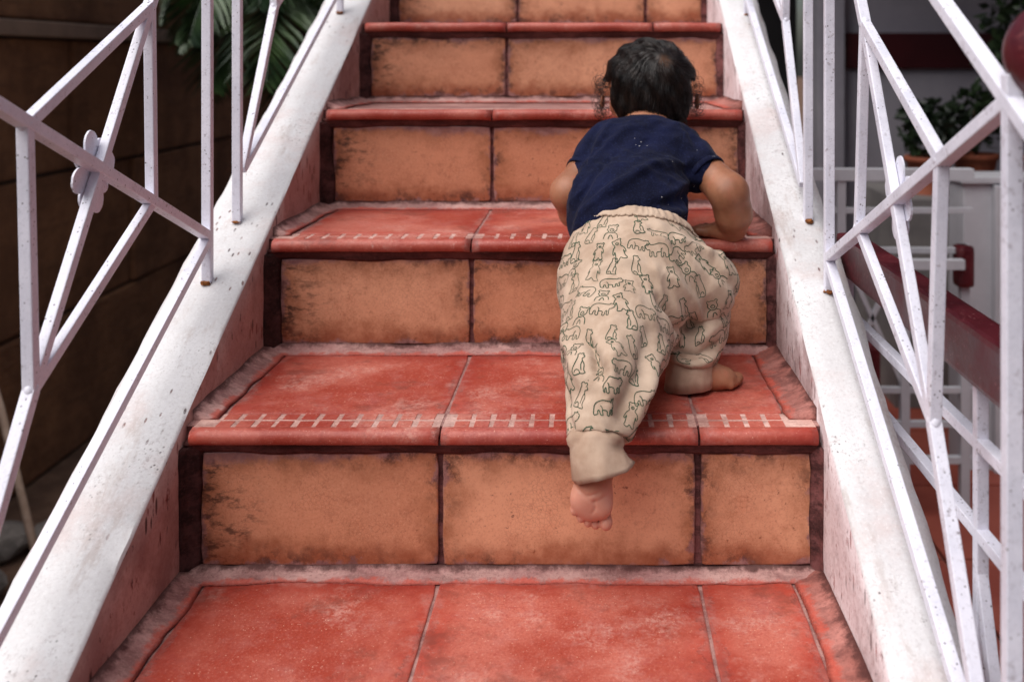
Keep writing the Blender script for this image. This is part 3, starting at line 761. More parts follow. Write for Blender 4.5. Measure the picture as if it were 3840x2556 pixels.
tag(link('garden_pole', mesh(V, F, 'garden_pole'), mat_simple('pale_wood', (150, 128, 112), (176, 154, 138), 20), None, True), 'thin pale pole leaning against the brown stone wall', 'pole')


# ------------------------------------------------------------------ the toddler: implicit surfaces meshed with surface nets
class Field:
    def __init__(s, lo, hi, h):
        s.lo = np.array(lo, np.float32); s.h = h
        s.n = np.ceil((np.array(hi) - np.array(lo)) / h).astype(int) + 1
        s.F = np.full(s.n, 0.5, np.float32)
        s.ax = [s.lo[i] + np.arange(s.n[i], dtype=np.float32) * h for i in range(3)]
    def region(s, lo, hi, m):
        a = np.maximum(((np.array(lo) - m - s.lo) / s.h).astype(int), 0); b = np.minimum(((np.array(hi) + m - s.lo) / s.h).astype(int) + 2, s.n)
        sl = tuple(slice(a[i], b[i]) for i in range(3))
        X = s.ax[0][sl[0]][:, None, None]; Y = s.ax[1][sl[1]][None, :, None]; Z = s.ax[2][sl[2]][None, None, :]
        return sl, X, Y, Z
    def comb(s, sl, d, k, sub=False):
        f = s.F[sl]
        if sub: d = -d; f = -f
        q = np.maximum(k - np.abs(f - d), 0) / k
        r = np.minimum(f, d) - q * q * k * .25
        s.F[sl] = -r if sub else r
    def cone(s, a, b, ra, rb, k=0.012, sub=False):
        a = np.array(a, np.float32); b = np.array(b, np.float32); R_ = max(ra, rb)
        sl, X, Y, Z = s.region(np.minimum(a, b) - R_, np.maximum(a, b) + R_, k + 3 * s.h)
        ab = b - a; L2 = float(ab @ ab) + 1e-12
        t = np.clip(((X - a[0]) * ab[0] + (Y - a[1]) * ab[1] + (Z - a[2]) * ab[2]) / L2, 0, 1)
        d = np.sqrt((X - a[0] - t * ab[0]) ** 2 + (Y - a[1] - t * ab[1]) ** 2 + (Z - a[2] - t * ab[2]) ** 2) - (ra + (rb - ra) * t)
        s.comb(sl, d, k, sub)
    def chain(s, pts, k=0.012):
        for p, q in zip(pts[:-1], pts[1:]): s.cone(p[:3], q[:3], p[3], q[3], k)
    def ell(s, c, r, k=0.012, rot=None, sub=False):
        c = np.array(c, np.float32); r = np.array(r, np.float32); R_ = float(r.max())
        sl, X, Y, Z = s.region(c - R_, c + R_, k + 3 * s.h)
        P = [X - c[0], Y - c[1], Z - c[2]]
        if rot is not None:
            m = np.array(rot.to_3x3().transposed()) ; P = [m[i][0] * P[0] + m[i][1] * P[1] + m[i][2] * P[2] for i in range(3)]
        k0 = np.sqrt((P[0] / r[0]) ** 2 + (P[1] / r[1]) ** 2 + (P[2] / r[2]) ** 2)
        k1 = np.sqrt((P[0] / r[0] ** 2) ** 2 + (P[1] / r[1] ** 2) ** 2 + (P[2] / r[2] ** 2) ** 2) + 1e-6
        s.comb(sl, (k0 * (k0 - 1) / k1).astype(np.float32), k, sub)
    def cut(s, point, normal, k=0.003):
        """keep the side the normal points away from"""
        X, Y, Z = s.ax[0][:, None, None], s.ax[1][None, :, None], s.ax[2][None, None, :]
        n = np.array(normal, np.float32); n /= np.linalg.norm(n)
        d = (X - point[0]) * n[0] + (Y - point[1]) * n[1] + (Z - point[2]) * n[2]
        q = np.maximum(k - np.abs(s.F - d), 0) / k
        s.F = np.maximum(s.F, d) + q * q * k * .25
    def cut_in(s, lo, hi, point, normal):
        sl, X, Y, Z = s.region(lo, hi, 0); n = np.array(normal, np.float32); n /= np.linalg.norm(n)
        s.F[sl] = np.maximum(s.F[sl], (X - point[0]) * n[0] + (Y - point[1]) * n[1] + (Z - point[2]) * n[2])
    def nets(s):
        F = s.F; n = s.n; S = F < 0
        c = np.zeros(n - 1, np.int8)
        for dx in (0, 1):
            for dy in (0, 1):
                for dz in (0, 1): c += S[dx:n[0] - 1 + dx, dy:n[1] - 1 + dy, dz:n[2] - 1 + dz]
        I = np.argwhere((c > 0) & (c < 8)); ids = np.full(n - 1, -1, np.int64); ids[tuple(I.T)] = np.arange(len(I))
        acc = np.zeros((len(I), 3)); cnt = np.zeros(len(I))
        cor = [(x, y, z) for x in (0, 1) for y in (0, 1) for z in (0, 1)]
        for a in cor:
            for d in range(3):
                if a[d]: continue
                b = list(a); b[d] = 1
                fa = F[I[:, 0] + a[0], I[:, 1] + a[1], I[:, 2] + a[2]]; fb = F[I[:, 0] + b[0], I[:, 1] + b[1], I[:, 2] + b[2]]
                m = (fa < 0) != (fb < 0); t = np.where(m, fa / np.where(m, fa - fb, 1), 0)
                p = np.tile(np.array(a, float), (len(I), 1)); p[:, d] += t
                acc[m] += p[m]; cnt[m] += 1
        V = (I + acc / cnt[:, None]) * s.h + s.lo
        Q = []
        for d in range(3):
            o = [i for i in range(3) if i != d]
            sa = [slice(None)] * 3; sb = [slice(None)] * 3; sa[d] = slice(0, -1); sb[d] = slice(1, None)
            A, B = S[tuple(sa)], S[tuple(sb)]
            E = np.argwhere(A != B); E = E[(E[:, o[0]] > 0) & (E[:, o[1]] > 0) & (E[:, o[0]] < n[o[0]] - 1) & (E[:, o[1]] < n[o[1]] - 1)]
            inside = A[tuple(E.T)]
            def at(u, v):
                e = E.copy(); e[:, o[0]] += u; e[:, o[1]] += v; return ids[tuple(e.T)]
            q = np.stack([at(-1, -1), at(0, -1), at(0, 0), at(-1, 0)], 1)
            flip = inside if d != 1 else ~inside
            q[~flip] = q[~flip][:, ::-1]; Q.append(q)
        return V, np.concatenate(Q)

def np_mesh(V, Q, name):
    me = bpy.data.meshes.new(name); me.vertices.add(len(V)); me.vertices.foreach_set('co', np.asarray(V, np.float32).ravel())
    me.loops.add(Q.size); me.loops.foreach_set('vertex_index', Q.astype(np.int32).ravel())
    me.polygons.add(len(Q)); me.polygons.foreach_set('loop_start', np.arange(0, Q.size, 4, dtype=np.int32))
    me.update(calc_edges=True); me.validate(); return me
def smooth_verts(V, Q, it=2, lam=0.5):
    for _ in range(it):
        acc = np.zeros_like(V); cnt = np.zeros(len(V))
        for a, b in ((0, 1), (1, 2), (2, 3), (3, 0)):
            np.add.at(acc, Q[:, a], V[Q[:, b]]); np.add.at(acc, Q[:, b], V[Q[:, a]]); np.add.at(cnt, Q[:, a], 1); np.add.at(cnt, Q[:, b], 1)
        V = V + lam * (acc / np.maximum(cnt, 1)[:, None] - V)
    return V
def normals(V, Q):
    n = np.cross(V[Q[:, 2]] - V[Q[:, 0]], V[Q[:, 3]] - V[Q[:, 1]]); N = np.zeros_like(V)
    for j in range(4): np.add.at(N, Q[:, j], n)
    return N / (np.linalg.norm(N, axis=1)[:, None] + 1e-12)
def folds(V, Q, lines):
    """raise or press creases: each line is (points, height, width); points are pulled to the cloth first"""
    N = normals(V, Q); D = np.zeros(len(V))
    for pts, h, w in lines:
        P = np.array([catmull(pts, t) for t in np.linspace(0, 1, 18)]); P[:, 2] += GZ
        P = np.array([V[np.argmin(((V - p) ** 2).sum(1))] for p in P])
        d2 = np.full(len(V), 9.0)
        L = np.linspace(0, 1, len(P)); best = np.zeros(len(V))
        for i in range(len(P) - 1):
            a, b = P[i], P[i + 1]; ab = b - a; t = np.clip(((V - a) @ ab) / (ab @ ab + 1e-12), 0, 1)
            q = ((V - a - t[:, None] * ab) ** 2).sum(1); m = q < d2; d2[m] = q[m]; best[m] = L[i]
        D += 1.7 * h * np.exp(-d2 / (w * w)) * np.sin(np.pi * (0.12 + .82 * best)) ** .7
    return V + N * D[:, None]
def wrinkle(V, Q, amp, wl, seed, stretch=(1, 1, 1)):
    r = np.random.default_rng(seed); N = normals(V, Q); P = V * np.array(stretch); D = np.zeros(len(V)); w = np.zeros(len(V))
    for i in range(4): k = r.normal(size=3); k /= np.linalg.norm(k); w += np.sin(P @ k * 6.28 / (wl * 2.3) + r.uniform(0, 6.28))
    for i in range(7):
        k = r.normal(size=3); k /= np.linalg.norm(k); a = np.sin(P @ k * 6.28 / (wl * r.uniform(.7, 1.5)) + 1.3 * w + r.uniform(0, 6.28))
        D += (1 - 2 * np.abs(a)) / 7 * 2
    return V + N * (amp * D)[:, None]
def catmull(P, t):
    P = [np.array(p, float) for p in P]; n = len(P) - 1; x = t * n; i = min(int(x), n - 1); u = x - i
    p0, p1, p2, p3 = P[max(i - 1, 0)], P[i], P[i + 1], P[min(i + 2, n)]
    return .5 * (2 * p1 + (p2 - p0) * u + (2 * p0 - 5 * p1 + 4 * p2 - p3) * u * u + (3 * p1 - p0 - 3 * p2 + p3) * u ** 3)
def W(p): return (p[0], p[1], p[2] + GZ, *p[3:])

kid = empty('person', (0.06, 1.30, ZT[2]))
tag(kid, 'toddler in navy shirt and bear print trousers crawling up the stairs', 'person')

# --- body
SKIN = NM('skin', 0.48, 0.4)
_n = SKIN.noise(30, 5, .6); _c = SKIN.mix(SKIN.rng(_n, .35, .65), lin((142, 92, 66)), lin((164, 110, 82)))
_c = SKIN.mix(SKIN.rng(SKIN.noise(90, 3), .5, .7, 0, .35), _c, lin((170, 96, 76)))
_c = SKIN.mix(SKIN.rng(SKIN.noise(14, 4), .5, .68, 0, .35), _c, lin((120, 76, 54)))
_z = SKIN.sep(SKIN.pos)
_foot = SKIN.math('MULTIPLY', SKIN.rng(_z[2], GZ - .45, GZ - .475, 0, 1), SKIN.rng(_z[1], 1.14, 1.16, 1, 0))
_c = SKIN.mix(SKIN.math('MULTIPLY', _foot, .75), _c, lin((214, 150, 130)))
SKIN.color(_c); SKIN.b.inputs['Subsurface Weight'].default_value = .15; SKIN.b.inputs['Subsurface Radius'].default_value = (.012, .005, .003)
SKIN.b.inputs['Subsurface Scale'].default_value = .5
SKIN.bump(SKIN.noise(260, 3), .15, .0006)
B = Field((-.10, 1.03, GZ - .545), (.26, 1.73, GZ + .06), 0.0017)
def bc(pts, k=.012): B.chain([W(p) for p in pts], k)
HC = (.090, 1.600, -.037)
B.ell(W(HC), (.0665, .078, .067), .01)                                              # skull
B.ell(W((.090, 1.630, -.070)), (.060, .050, .045), .02)                             # cheeks and jaw
B.ell(W((.090, 1.677, -.078)), (.016, .014, .012), .015)                            # chin and mouth
B.cone(W((.090, 1.682, -.048)), W((.090, 1.690, -.060)), .006, .009, .010)          # nose
for sx in (-1, 1):
    B.ell(W((.090 + sx * .026, 1.690, -.040)), (.015, .012, .010), .008, sub=True)  # eye sockets
    B.ell(W((.090 + sx * .040, 1.656, -.074)), (.024, .024, .022), .012)            # cheeks
    er = Matrix.Rotation(sx * .5, 4, 'Z')
    B.ell(W((.090 + sx * .071, 1.604, -.068)), (.0070, .015, .022), .004, er)       # ears
    B.ell(W((.090 + sx * .0765, 1.598, -.066)), (.003, .008, .013), .003, er, sub=True)
bc([(.086, 1.575, -.085, .034), (.082, 1.545, -.115, .036)], .02)                    # neck
bc([(.082, 1.535, -.125, .042), (.066, 1.48, -.168, .040), (.050, 1.40, -.226, .044), (.046, 1.36, -.262, .054)], .03)
bc([(.02, 1.507, -.144, .030), (.128, 1.507, -.144, .030)], .02)
bc([(.014, 1.51, -.136, .028), (-.008, 1.485, -.158, .026), (-.036, 1.448, -.192, .0255), (-.026, 1.472, -.222, .024), (-.012, 1.498, -.243, .0185)])
bc([(.136, 1.51, -.136, .028), (.160, 1.487, -.157, .0265), (.195, 1.436, -.190, .027), (.203, 1.446, -.222, .0255), (.2035, 1.463, -.2435, .020)])
# hands: wrist, direction of the fingers, thumb side
def hand(wr, ang, mirror):
    f = np.array((math.cos(ang), math.sin(ang), 0)); s = np.array((-math.sin(ang), math.cos(ang), 0)) * mirror; w = np.array(wr)
    pc = w + f * .024; pc[2] = -.2515
    B.cone(W(w), W(pc), .019, .0125, .012)
    for j in (-1.2, -.4, .4, 1.2):
        B.cone(W(tuple(pc - f * .010 + s * j * .0088)), W(tuple(pc + f * .012 + s * j * .0092)), .0098, .0078, .006)
    for j, ln in ((-1.5, .024), (-.5, .032), (.5, .034), (1.5, .029)):
        a = pc + f * .012 + s * j * .0092; b = a + f * ln * .5 + s * j * .0028; c = b + f * ln * .5 + s * j * .001
        a[2] = -.2535; b[2] = -.2515; c[2] = -.2562
        B.cone(W(tuple(a)), W(tuple(b)), .0066, .0062, .003); B.cone(W(tuple(b)), W(tuple(c)), .0062, .0052, .003)
    a = pc - f * .014 + s * .014; b = a + s * .014 + f * .012; c = b + f * .013 + s * .004
    a[2] = -.2525; b[2] = -.2535; c[2] = -.2560
    B.cone(W(tuple(a)), W(tuple(b)), .0085, .0066, .004); B.cone(W(tuple(b)), W(tuple(c)), .0066, .0055, .003)
hand((.2035, 1.465, -.245), math.radians(148), -1)
hand((-.010, 1.500, -.245), math.radians(75), -1)
# legs
bc([(.012, 1.345, -.285, .052), (.014, 1.21, -.358, .036), (.008, 1.155, -.392, .028), (.004, 1.098, -.440, .0195)], .02)
bc([(.082, 1.355, -.275, .052), (.150, 1.374, -.315, .026), (.142, 1.342, -.360, .023), (.127, 1.312, -.403, .0185)], .02)
# hanging foot: heel, arch, ball, toes pointing down
bc([(.003, 1.093, -.446, .0195), (.000, 1.093, -.468, .0185)], .01)
B.ell(W((-.0025, 1.093, -.480)), (.0232, .0145, .0235), .010, Matrix.Rotation(R(-8), 4, 'X'))
B.ell(W((.009, 1.086, -.486)), (.0110, .0095, .012), .006); B.ell(W((-.014, 1.088, -.480)), (.0095, .008, .012), .006)
for x, y, z, r_ in ((.0135, 1.0935, -.5055, .0082), (.0020, 1.0965, -.5085, .0058), (-.0062, 1.0950, -.5055, .0056), (-.0140, 1.0935, -.5000, .0055), (-.0208, 1.0925, -.4915, .0058)):
    B.cone(W((x * .9, y + .005, z + .015)), W((x, y + .003, z + .003)), r_ * .72, r_ * .75, .0025)
    B.ell(W((x, y - .001, z)), (r_ * .90, r_ * 1.15, r_ * 1.1), .0008)
# standing foot, toes to the right
fz = -.430
bc([(.118, 1.305, fz + .021, .019), (.150, 1.308, fz + .017, .0165), (.172, 1.312, fz + .013, .0135)], .012)
B.ell(W((.166, 1.312, fz + .0115)), (.020, .021, .011), .010)
for j, (yy, ln, r_) in enumerate(((1.327, .196, .0078), (1.319, .195, .0058), (1.311, .1925, .0056), (1.304, .188, .0054), (1.297, .182, .0058))):
    B.cone(W((.174, yy, fz + .0095)), W((ln - .004, yy + .001, fz + .0075)), r_ * .85, r_, .0025)
V, Q = B.nets(); V = smooth_verts(V, Q, 1, .5)
# sole creases
N_ = normals(V, Q)
for pts, dep, wd in (([(-.020, 1.085, -.464), (-.006, 1.083, -.470), (.006, 1.083, -.466)], .0012, .0014),
                     ([(-.012, 1.09, -.470), (0, 1.088, -.477), (.012, 1.088, -.472)], .0010, .0013),
                     ([(.001, 1.088, -.474), (.0015, 1.09, -.484), (-.002, 1.092, -.490)], .0010, .0012)):
    P = np.array([W(p) for p in pts])
    for i in range(len(P) - 1):
        a, b = P[i], P[i + 1]; ab = b - a; ab[1] = 0
        dd = V - a; dd[:, 1] = 0; t = np.clip((dd @ ab) / (ab @ ab), 0, 1); q = ((dd - t[:, None] * ab) ** 2).sum(1)
        m = (N_[:, 1] < -.3) & (V[:, 1] < 1.13); V -= N_ * (dep * np.exp(-q / wd ** 2) * m)[:, None]
body = link('body', np_mesh(V, Q, 'body'), SKIN.m, kid, True)
EYEW = mat_simple('eye_white', (235, 230, 225), (240, 236, 232), 10, .15); EYED = mat_simple('iris_brown', (40, 24, 16), (50, 30, 20), 40, .1)
for sx in (-1, 1):
    bm = bmesh.new(); bmesh.ops.create_uvsphere(bm, u_segments=16, v_segments=10, radius=.0085); bmesh.ops.translate(bm, vec=W((.090 + sx * .026, 1.676, -.042)), verts=bm.verts)
    e = link('eye', bm_mesh(bm, 'eye'), EYEW, body, True)
    bm = bmesh.new(); bmesh.ops.create_uvsphere(bm, u_segments=14, v_segments=8, radius=.0048); bmesh.ops.translate(bm, vec=W((.090 + sx * .026, 1.6805, -.042)), verts=bm.verts)
    link('iris', bm_mesh(bm, 'iris'), EYED, body, True)

# --- shirt
NAVY = NM('navy_cotton', 0.9, 0.15)
_n = NAVY.noise(400, 3, .7); _m = NAVY.noise(18, 4)
_c = NAVY.mix(NAVY.rng(_m, .35, .65), lin((8, 11, 34)), lin((13, 18, 48)))
_c = NAVY.mix(NAVY.rng(_n, .50, .70, 0, .6), _c, lin((34, 42, 76)))
_f = NAVY.math('MULTIPLY', NAVY.rng(NAVY.voro(115), .07, .10, 1, 0), NAVY.rng(NAVY.noise(25, 2), .60, .64))
_c = NAVY.mix(_f, _c, lin((200, 196, 196)))
NAVY.color(_c); NAVY.b.inputs['Sheen Weight'].default_value = .03; NAVY.bump(NAVY.noise(700, 2), .35, .0006)
T = Field((-.10, 1.28, GZ - .30), (.25, 1.62, GZ - .04), 0.0022)
def tc(pts, k=.02): T.chain([W(p) for p in pts], k)
tc([(.022, 1.375, -.240, .047), (.022, 1.41, -.215, .050), (.030, 1.49, -.156, .046)], .05)
tc([(.068, 1.38, -.242, .046), (.074, 1.415, -.214, .048), (.096, 1.49, -.156, .044)], .05)
tc([(.046, 1.375, -.240, .045), (.050, 1.415, -.210, .052), (.064, 1.49, -.156, .049)], .04)
tc([(.030, 1.51, -.134, .042), (.118, 1.51, -.134, .040)], .04)
tc([(.082, 1.52, -.128, .044), (.084, 1.546, -.120, .036)], .025)
tc([(.022, 1.508, -.136, .033), (.002, 1.488, -.155, .030), (-.008, 1.478, -.164, .0300)], .02)
tc([(.126, 1.508, -.136, .034), (.150, 1.488, -.153, .0315), (.160, 1.476, -.163, .0315)], .02)
ax_t = np.array((.02, .145, .118)); ax_t /= np.linalg.norm(ax_t)
T.cut(W((.045, 1.355, -.262)), (-.05, -.85, -.62), .003)                             # hem
T.cut(W((.083, 1.560, -.098)), (0, .60, .80), .002)                                   # neckline
V, Q = T.nets(); V = smooth_verts(V, Q, 3, .5)
V = folds(V, Q, [
    ([(.150, 1.47, -.15), (.10, 1.43, -.16), (.04, 1.38, -.19), (-.02, 1.36, -.23)], .0050, .009),
    ([(.158, 1.46, -.17), (.12, 1.42, -.18), (.07, 1.37, -.205), (.0, 1.35, -.235)], .0040, .008),
    ([(.06, 1.48, -.105), (.035, 1.46, -.12), (.0, 1.42, -.16), (-.02, 1.39, -.20)], .0042, .008),
    ([(.03, 1.49, -.105), (.012, 1.46, -.13), (-.012, 1.42, -.18)], .0036, .007),
    ([(.125, 1.42, -.19), (.085, 1.37, -.20), (.03, 1.335, -.215), (-.03, 1.35, -.245)], -.0045, .010),
    ([(.128, 1.39, -.21), (.10, 1.36, -.21), (.06, 1.335, -.21)], .0050, .009),
    ([(.134, 1.40, -.20), (.135, 1.39, -.22), (.12, 1.37, -.25)], -.0050, .010),
    ([(.10, 1.48, -.105), (.08, 1.46, -.115), (.05, 1.41, -.15)], -.0030, .009),
    ([(.13, 1.50, -.11), (.145, 1.48, -.13), (.15, 1.465, -.16)], -.0032, .007),
    ([(.022, 1.50, -.11), (.006, 1.48, -.13), (.0, 1.465, -.155)], -.0032, .007),
    ([(.04, 1.43, -.14), (.0, 1.385, -.185), (-.03, 1.37, -.225)], -.0028, .006)])
V = wrinkle(V, Q, .0016, .060, 3); V = smooth_verts(V, Q, 1, .5)
shirt = link('shirt', np_mesh(V, Q, 'shirt'), NAVY.m, kid, True)
def ring_tube(name, c, axis, ru, rv, rad, mat, parent, up=(0, 0, 1), n=40, wob=.0008, seed=0):
    r = random.Random(seed); a = Vector(axis).normalized(); u = a.cross(Vector(up)).normalized(); v = a.cross(u); P = []
    for i in range(n):
        t = 2 * math.pi * i / n; P.append(Vector(W(c)) + u * math.cos(t) * ru + v * math.sin(t) * rv + a * wob * math.sin(3 * t + seed))
    V, F = [], []; m = 8
    for i, p in enumerate(P):
        t = (P[(i + 1) % n] - P[i - 1]).normalized(); s = a.cross(t).normalized()
        for j in range(m): w = 2 * math.pi * j / m; V.append(p + (s * math.cos(w) * .6 + a * math.sin(w) * 1.6) * rad)
    for i in range(n):
        for j in range(m): F.append((i * m + j, i * m + (j + 1) % m, ((i + 1) % n) * m + (j + 1) % m, ((i + 1) % n) * m + j))
    bm = bmesh.new(); bm.from_mesh(mesh(V, F)); return link(name, bm_mesh(bm, name), mat, parent, True)
ring_tube('sleeve_hem', (-.0125, 1.4725, -.1685), (-.55, -.62, -.56), .0308, .0308, .0030, NAVY.m, shirt, seed=1)
ring_tube('sleeve_hem', (.1645, 1.4705, -.1675), (.55, -.62, -.56), .0322, .0322, .0030, NAVY.m, shirt, seed=2)

# --- trousers
BEIGE = NM('beige_jersey', 0.9, 0.15)
_n = BEIGE.noise(25, 5); _c = BEIGE.mix(BEIGE.rng(_n, .35, .65), lin((174, 149, 129)), lin((194, 171, 151)))
BEIGE.color(_c); BEIGE.b.inputs['Sheen Weight'].default_value = .1; BEIGE.bump(BEIGE.noise(600, 2), .3, .0006)
CUFFM = NM('beige_cuff', 0.9, 0.15)
_c = CUFFM.mix(CUFFM.rng(CUFFM.noise(25, 5), .35, .65), lin((166, 138, 118)), lin((186, 160, 140)))
CUFFM.color(_c); CUFFM.bump(CUFFM.noise(600, 2), .3, .0006)
P_ = Field((-.09, 1.05, GZ - .47), (.25, 1.46, GZ - .16), 0.0022)
def pc_(pts, k=.03): P_.chain([W(p) for p in pts], k)
P_.ell(W((.046, 1.362, -.262)), (.082, .062, .066), .02, Matrix.Rotation(R(10), 4, 'X'))
P_.ell(W((.045, 1.335, -.290)), (.082, .072, .068), .03)
pc_([(.018, 1.335, -.305, .067), (.026, 1.225, -.350, .063), (.017, 1.155, -.377, .047), (.006, 1.114, -.416, .0320), (.003, 1.103, -.432, .031)], .025)
pc_([(.080, 1.335, -.285, .071), (.150, 1.335, -.298, .0465)], .04)
pc_([(.152, 1.385, -.318, .042), (.142, 1.340, -.360, .040), (.128, 1.308, -.396, .032)], .006)
P_.ell(W((.055, 1.28, -.335)), (.06, .05, .05), .03)
P_.cut_in((-.1, 1.0, GZ - .5), (.080, 1.2, GZ - .395), W((.004, 1.108, -.421)), (-.05, -.55, -.83))
P_.cut_in((.085, 1.2, GZ - .5), (.3, 1.5, GZ - .375), W((.128, 1.306, -.398)), (-.1, -.2, -.97))
P_.cut(W((.047, 1.365, -.212)), (.10, .55, .83), .002)
V, Q = P_.nets(); V = smooth_verts(V, Q, 3, .5)
FOLDS = [
    ([(.075, 1.27, -.27), (.11, 1.29, -.30), (.135, 1.31, -.325), (.165, 1.32, -.335)], .0055, .010),
    ([(.07, 1.25, -.31), (.10, 1.27, -.34), (.13, 1.30, -.345)], -.0090, .009),
    ([(.085, 1.29, -.23), (.12, 1.31, -.255), (.16, 1.33, -.275)], .0050, .010),
    ([(.078, 1.30, -.225), (.10, 1.30, -.245), (.13, 1.31, -.262)], -.0055, .008),
    ([(.14, 1.31, -.27), (.165, 1.32, -.295), (.18, 1.34, -.32)], -.0035, .008),
    ([(.0, 1.17, -.335), (.008, 1.15, -.352), (.012, 1.13, -.362)], -.0095, .0065),
    ([(.028, 1.16, -.33), (.018, 1.13, -.36), (.016, 1.11, -.385)], .0045, .010),
    ([(-.03, 1.22, -.33), (-.012, 1.16, -.352), (.004, 1.13, -.37)], .0040, .009),
    ([(.07, 1.20, -.345), (.05, 1.14, -.37), (.03, 1.11, -.405)], .0060, .010),
    ([(.055, 1.19, -.33), (.038, 1.13, -.365), (.02, 1.10, -.40)], -.0050, .010),
    ([(-.03, 1.16, -.37), (-.022, 1.12, -.395), (-.02, 1.10, -.41)], -.0035, .007),
    ([(.02, 1.26, -.25), (.01, 1.20, -.30), (.0, 1.17, -.33)], -.0025, .014),
    ([(.10, 1.285, -.375), (.135, 1.27, -.372), (.165, 1.30, -.37)], -.0050, .006),
    ([(.10, 1.285, -.387), (.135, 1.27, -.388), (.16, 1.30, -.385)], .0040, .005),
    ([(.11, 1.285, -.355), (.14, 1.275, -.35), (.175, 1.31, -.345)], .0045, .008)]
V = folds(V, Q, FOLDS); V = wrinkle(V, Q, .0019, .065, 5, (1, .7, .7)); V = smooth_verts(V, Q, 1, .5)
trousers = link('trousers', np_mesh(V, Q, 'trousers'), BEIGE.m, kid, True)
pv, pq, pn = V, Q, normals(V, Q)
# gathered waistband
def band(name, c, axis, up, ru, rv, w, th, mat, parent, n=90, ribs=0.0, flare=0.0, seed=0):
    r = random.Random(seed); a = Vector(axis).normalized(); u = a.cross(Vector(up)).normalized(); v = a.cross(u); V, F = [], []
    rows = [(-.5, 0), (-.5, th), (-.2, th * 1.2), (.1, th * 1.2), (.4, th * 1.1), (.5, th), (.5, 0), (.1, -.0005), (-.3, -.0005)]
    m = len(rows)
    for i in range(n):
        t = 2 * math.pi * i / n
        rb = ribs * (math.sin(t * 34) + .6 * math.sin(t * 51 + 1))
        for (s, o) in rows:
            k = 1 + flare * (s + .5); off = o + (rb if o > 0 else rb * .5)
            V.append(Vector(W(c)) + a * w * s + u * math.cos(t) * (ru * k + off) + v * math.sin(t) * (rv * k + off))
    for i in range(n):
        for j in range(m): F.append((i * m + j, i * m + (j + 1) % m, ((i + 1) % n) * m + (j + 1) % m, ((i + 1) % n) * m + j))
    bm = bmesh.new(); bm.from_mesh(mesh(V, F)); return link(name, bm_mesh(bm, name), mat, parent, True)
pl = np.array(W((.047, 1.365, -.212))); pnm = np.array((.10, .55, .83)); pnm /= np.linalg.norm(pnm)
hgt = (pv - pl) @ pnm
sel = (hgt[pq] > -.0195).all(1)
used = np.unique(pq[sel]); remap = np.full(len(pv), -1); remap[used] = np.arange(len(used))
cen = pv[used].mean(0); rel = pv[used] - cen; e1 = np.cross(pnm, (0, 1, 0)); e1 /= np.linalg.norm(e1); e2 = np.cross(pnm, e1)
lowv = hgt[used] < -.0165
th = np.arctan2(rel @ e2, rel @ e1); hh = hgt[used] / -.019
wv = pv[used] + pn[used] * (.0028 + .0011 * np.clip((pv[used][:, 0] - .03) / .03, 0, 1) * np.sin(th * 46 + 2 * np.sin(th * 7)) * np.sin(np.pi * np.clip(hh, 0, 1)) + .0012 * np.sin(np.pi * np.clip(hh, 0, 1)))[:, None]
wv[lowv] -= pnm * (hgt[used][lowv] + .018)[:, None]
wb = link('waistband', np_mesh(wv, remap[pq[sel]], 'waistband'), BEIGE.m, trousers, True)
md = wb.modifiers.new('thick', 'SOLIDIFY'); md.thickness = .0035; md.offset = -1

# turned cuffs, open at the ankle
def cuff(name, rings, th, mat, parent, n=72, seed=0):
    """rings: (centre, axis, ru, rv, tilt) from the trouser end to the open rim; walls have thickness"""
    V, F = [], []; rows = [(r, 0) for r in rings] + [(r, 1) for r in rings[::-1]]; m = len(rows)
    for i in range(n):
        t = 2 * math.pi * i / n
        for (c, a, ru, rv, wob), inner in rows:
            a = Vector(a).normalized(); u = a.cross(Vector((0, 1, .2))).normalized(); v = a.cross(u); k = th if inner else 0
            fl_ = 1 + (.035 * math.sin(3 * t + seed + c[2] * 260) + .022 * math.sin(7 * t + c[2] * 400 + seed) + .012 * math.sin(13 * t - c[2] * 500))
            V.append(Vector(W(c)) + u * math.cos(t) * (ru * fl_ - k) + v * math.sin(t) * (rv * fl_ - k) + a * wob * math.sin(2 * t + seed))
    for i in range(n):
        for j in range(m): F.append((i * m + j, i * m + (j + 1) % m, ((i + 1) % n) * m + (j + 1) % m, ((i + 1) % n) * m + j))
    bm = bmesh.new(); bm.from_mesh(mesh(V, F)); return link(name, bm_mesh(bm, name), mat, parent, True)
cuff('cuff', [((.004, 1.118, -.405), (-.05, -.55, -.83), .025, .024, 0), ((.003, 1.111, -.414), (-.05, -.55, -.83), .0290, .0280, .001), ((.003, 1.107, -.4195), (-.03, -.5, -.86), .0325, .0315, .001), ((.003, 1.103, -.4235), (0, -.5, -.86), .0318, .031, .001), ((.003, 1.1005, -.4265), (0, -.45, -.88), .0292, .0285, .001),
              ((.004, 1.095, -.432), (.05, -.35, -.93), .0308, .031, .001), ((.009, 1.090, -.446), (.28, -.15, -.95), .0335, .0305, .002), ((.0115, 1.089, -.450), (.32, -.12, -.95), .0342, .0305, .002)], .0022, CUFFM.m, trousers, seed=1)
cuff('cuff', [((.129, 1.308, -.384), (-.1, -.2, -.97), .026, .025, 0), ((.128, 1.307, -.393), (-.1, -.2, -.97), .0285, .0275, .001), ((.126, 1.304, -.403), (-.05, -.15, -.98), .0305, .029, .001),
              ((.125, 1.302, -.414), (0, -.05, -1), .032, .030, .001), ((.125, 1.302, -.426), (.1, 0, -1), .033, .030, .001)], .0022, CUFFM.m, trousers, seed=2)

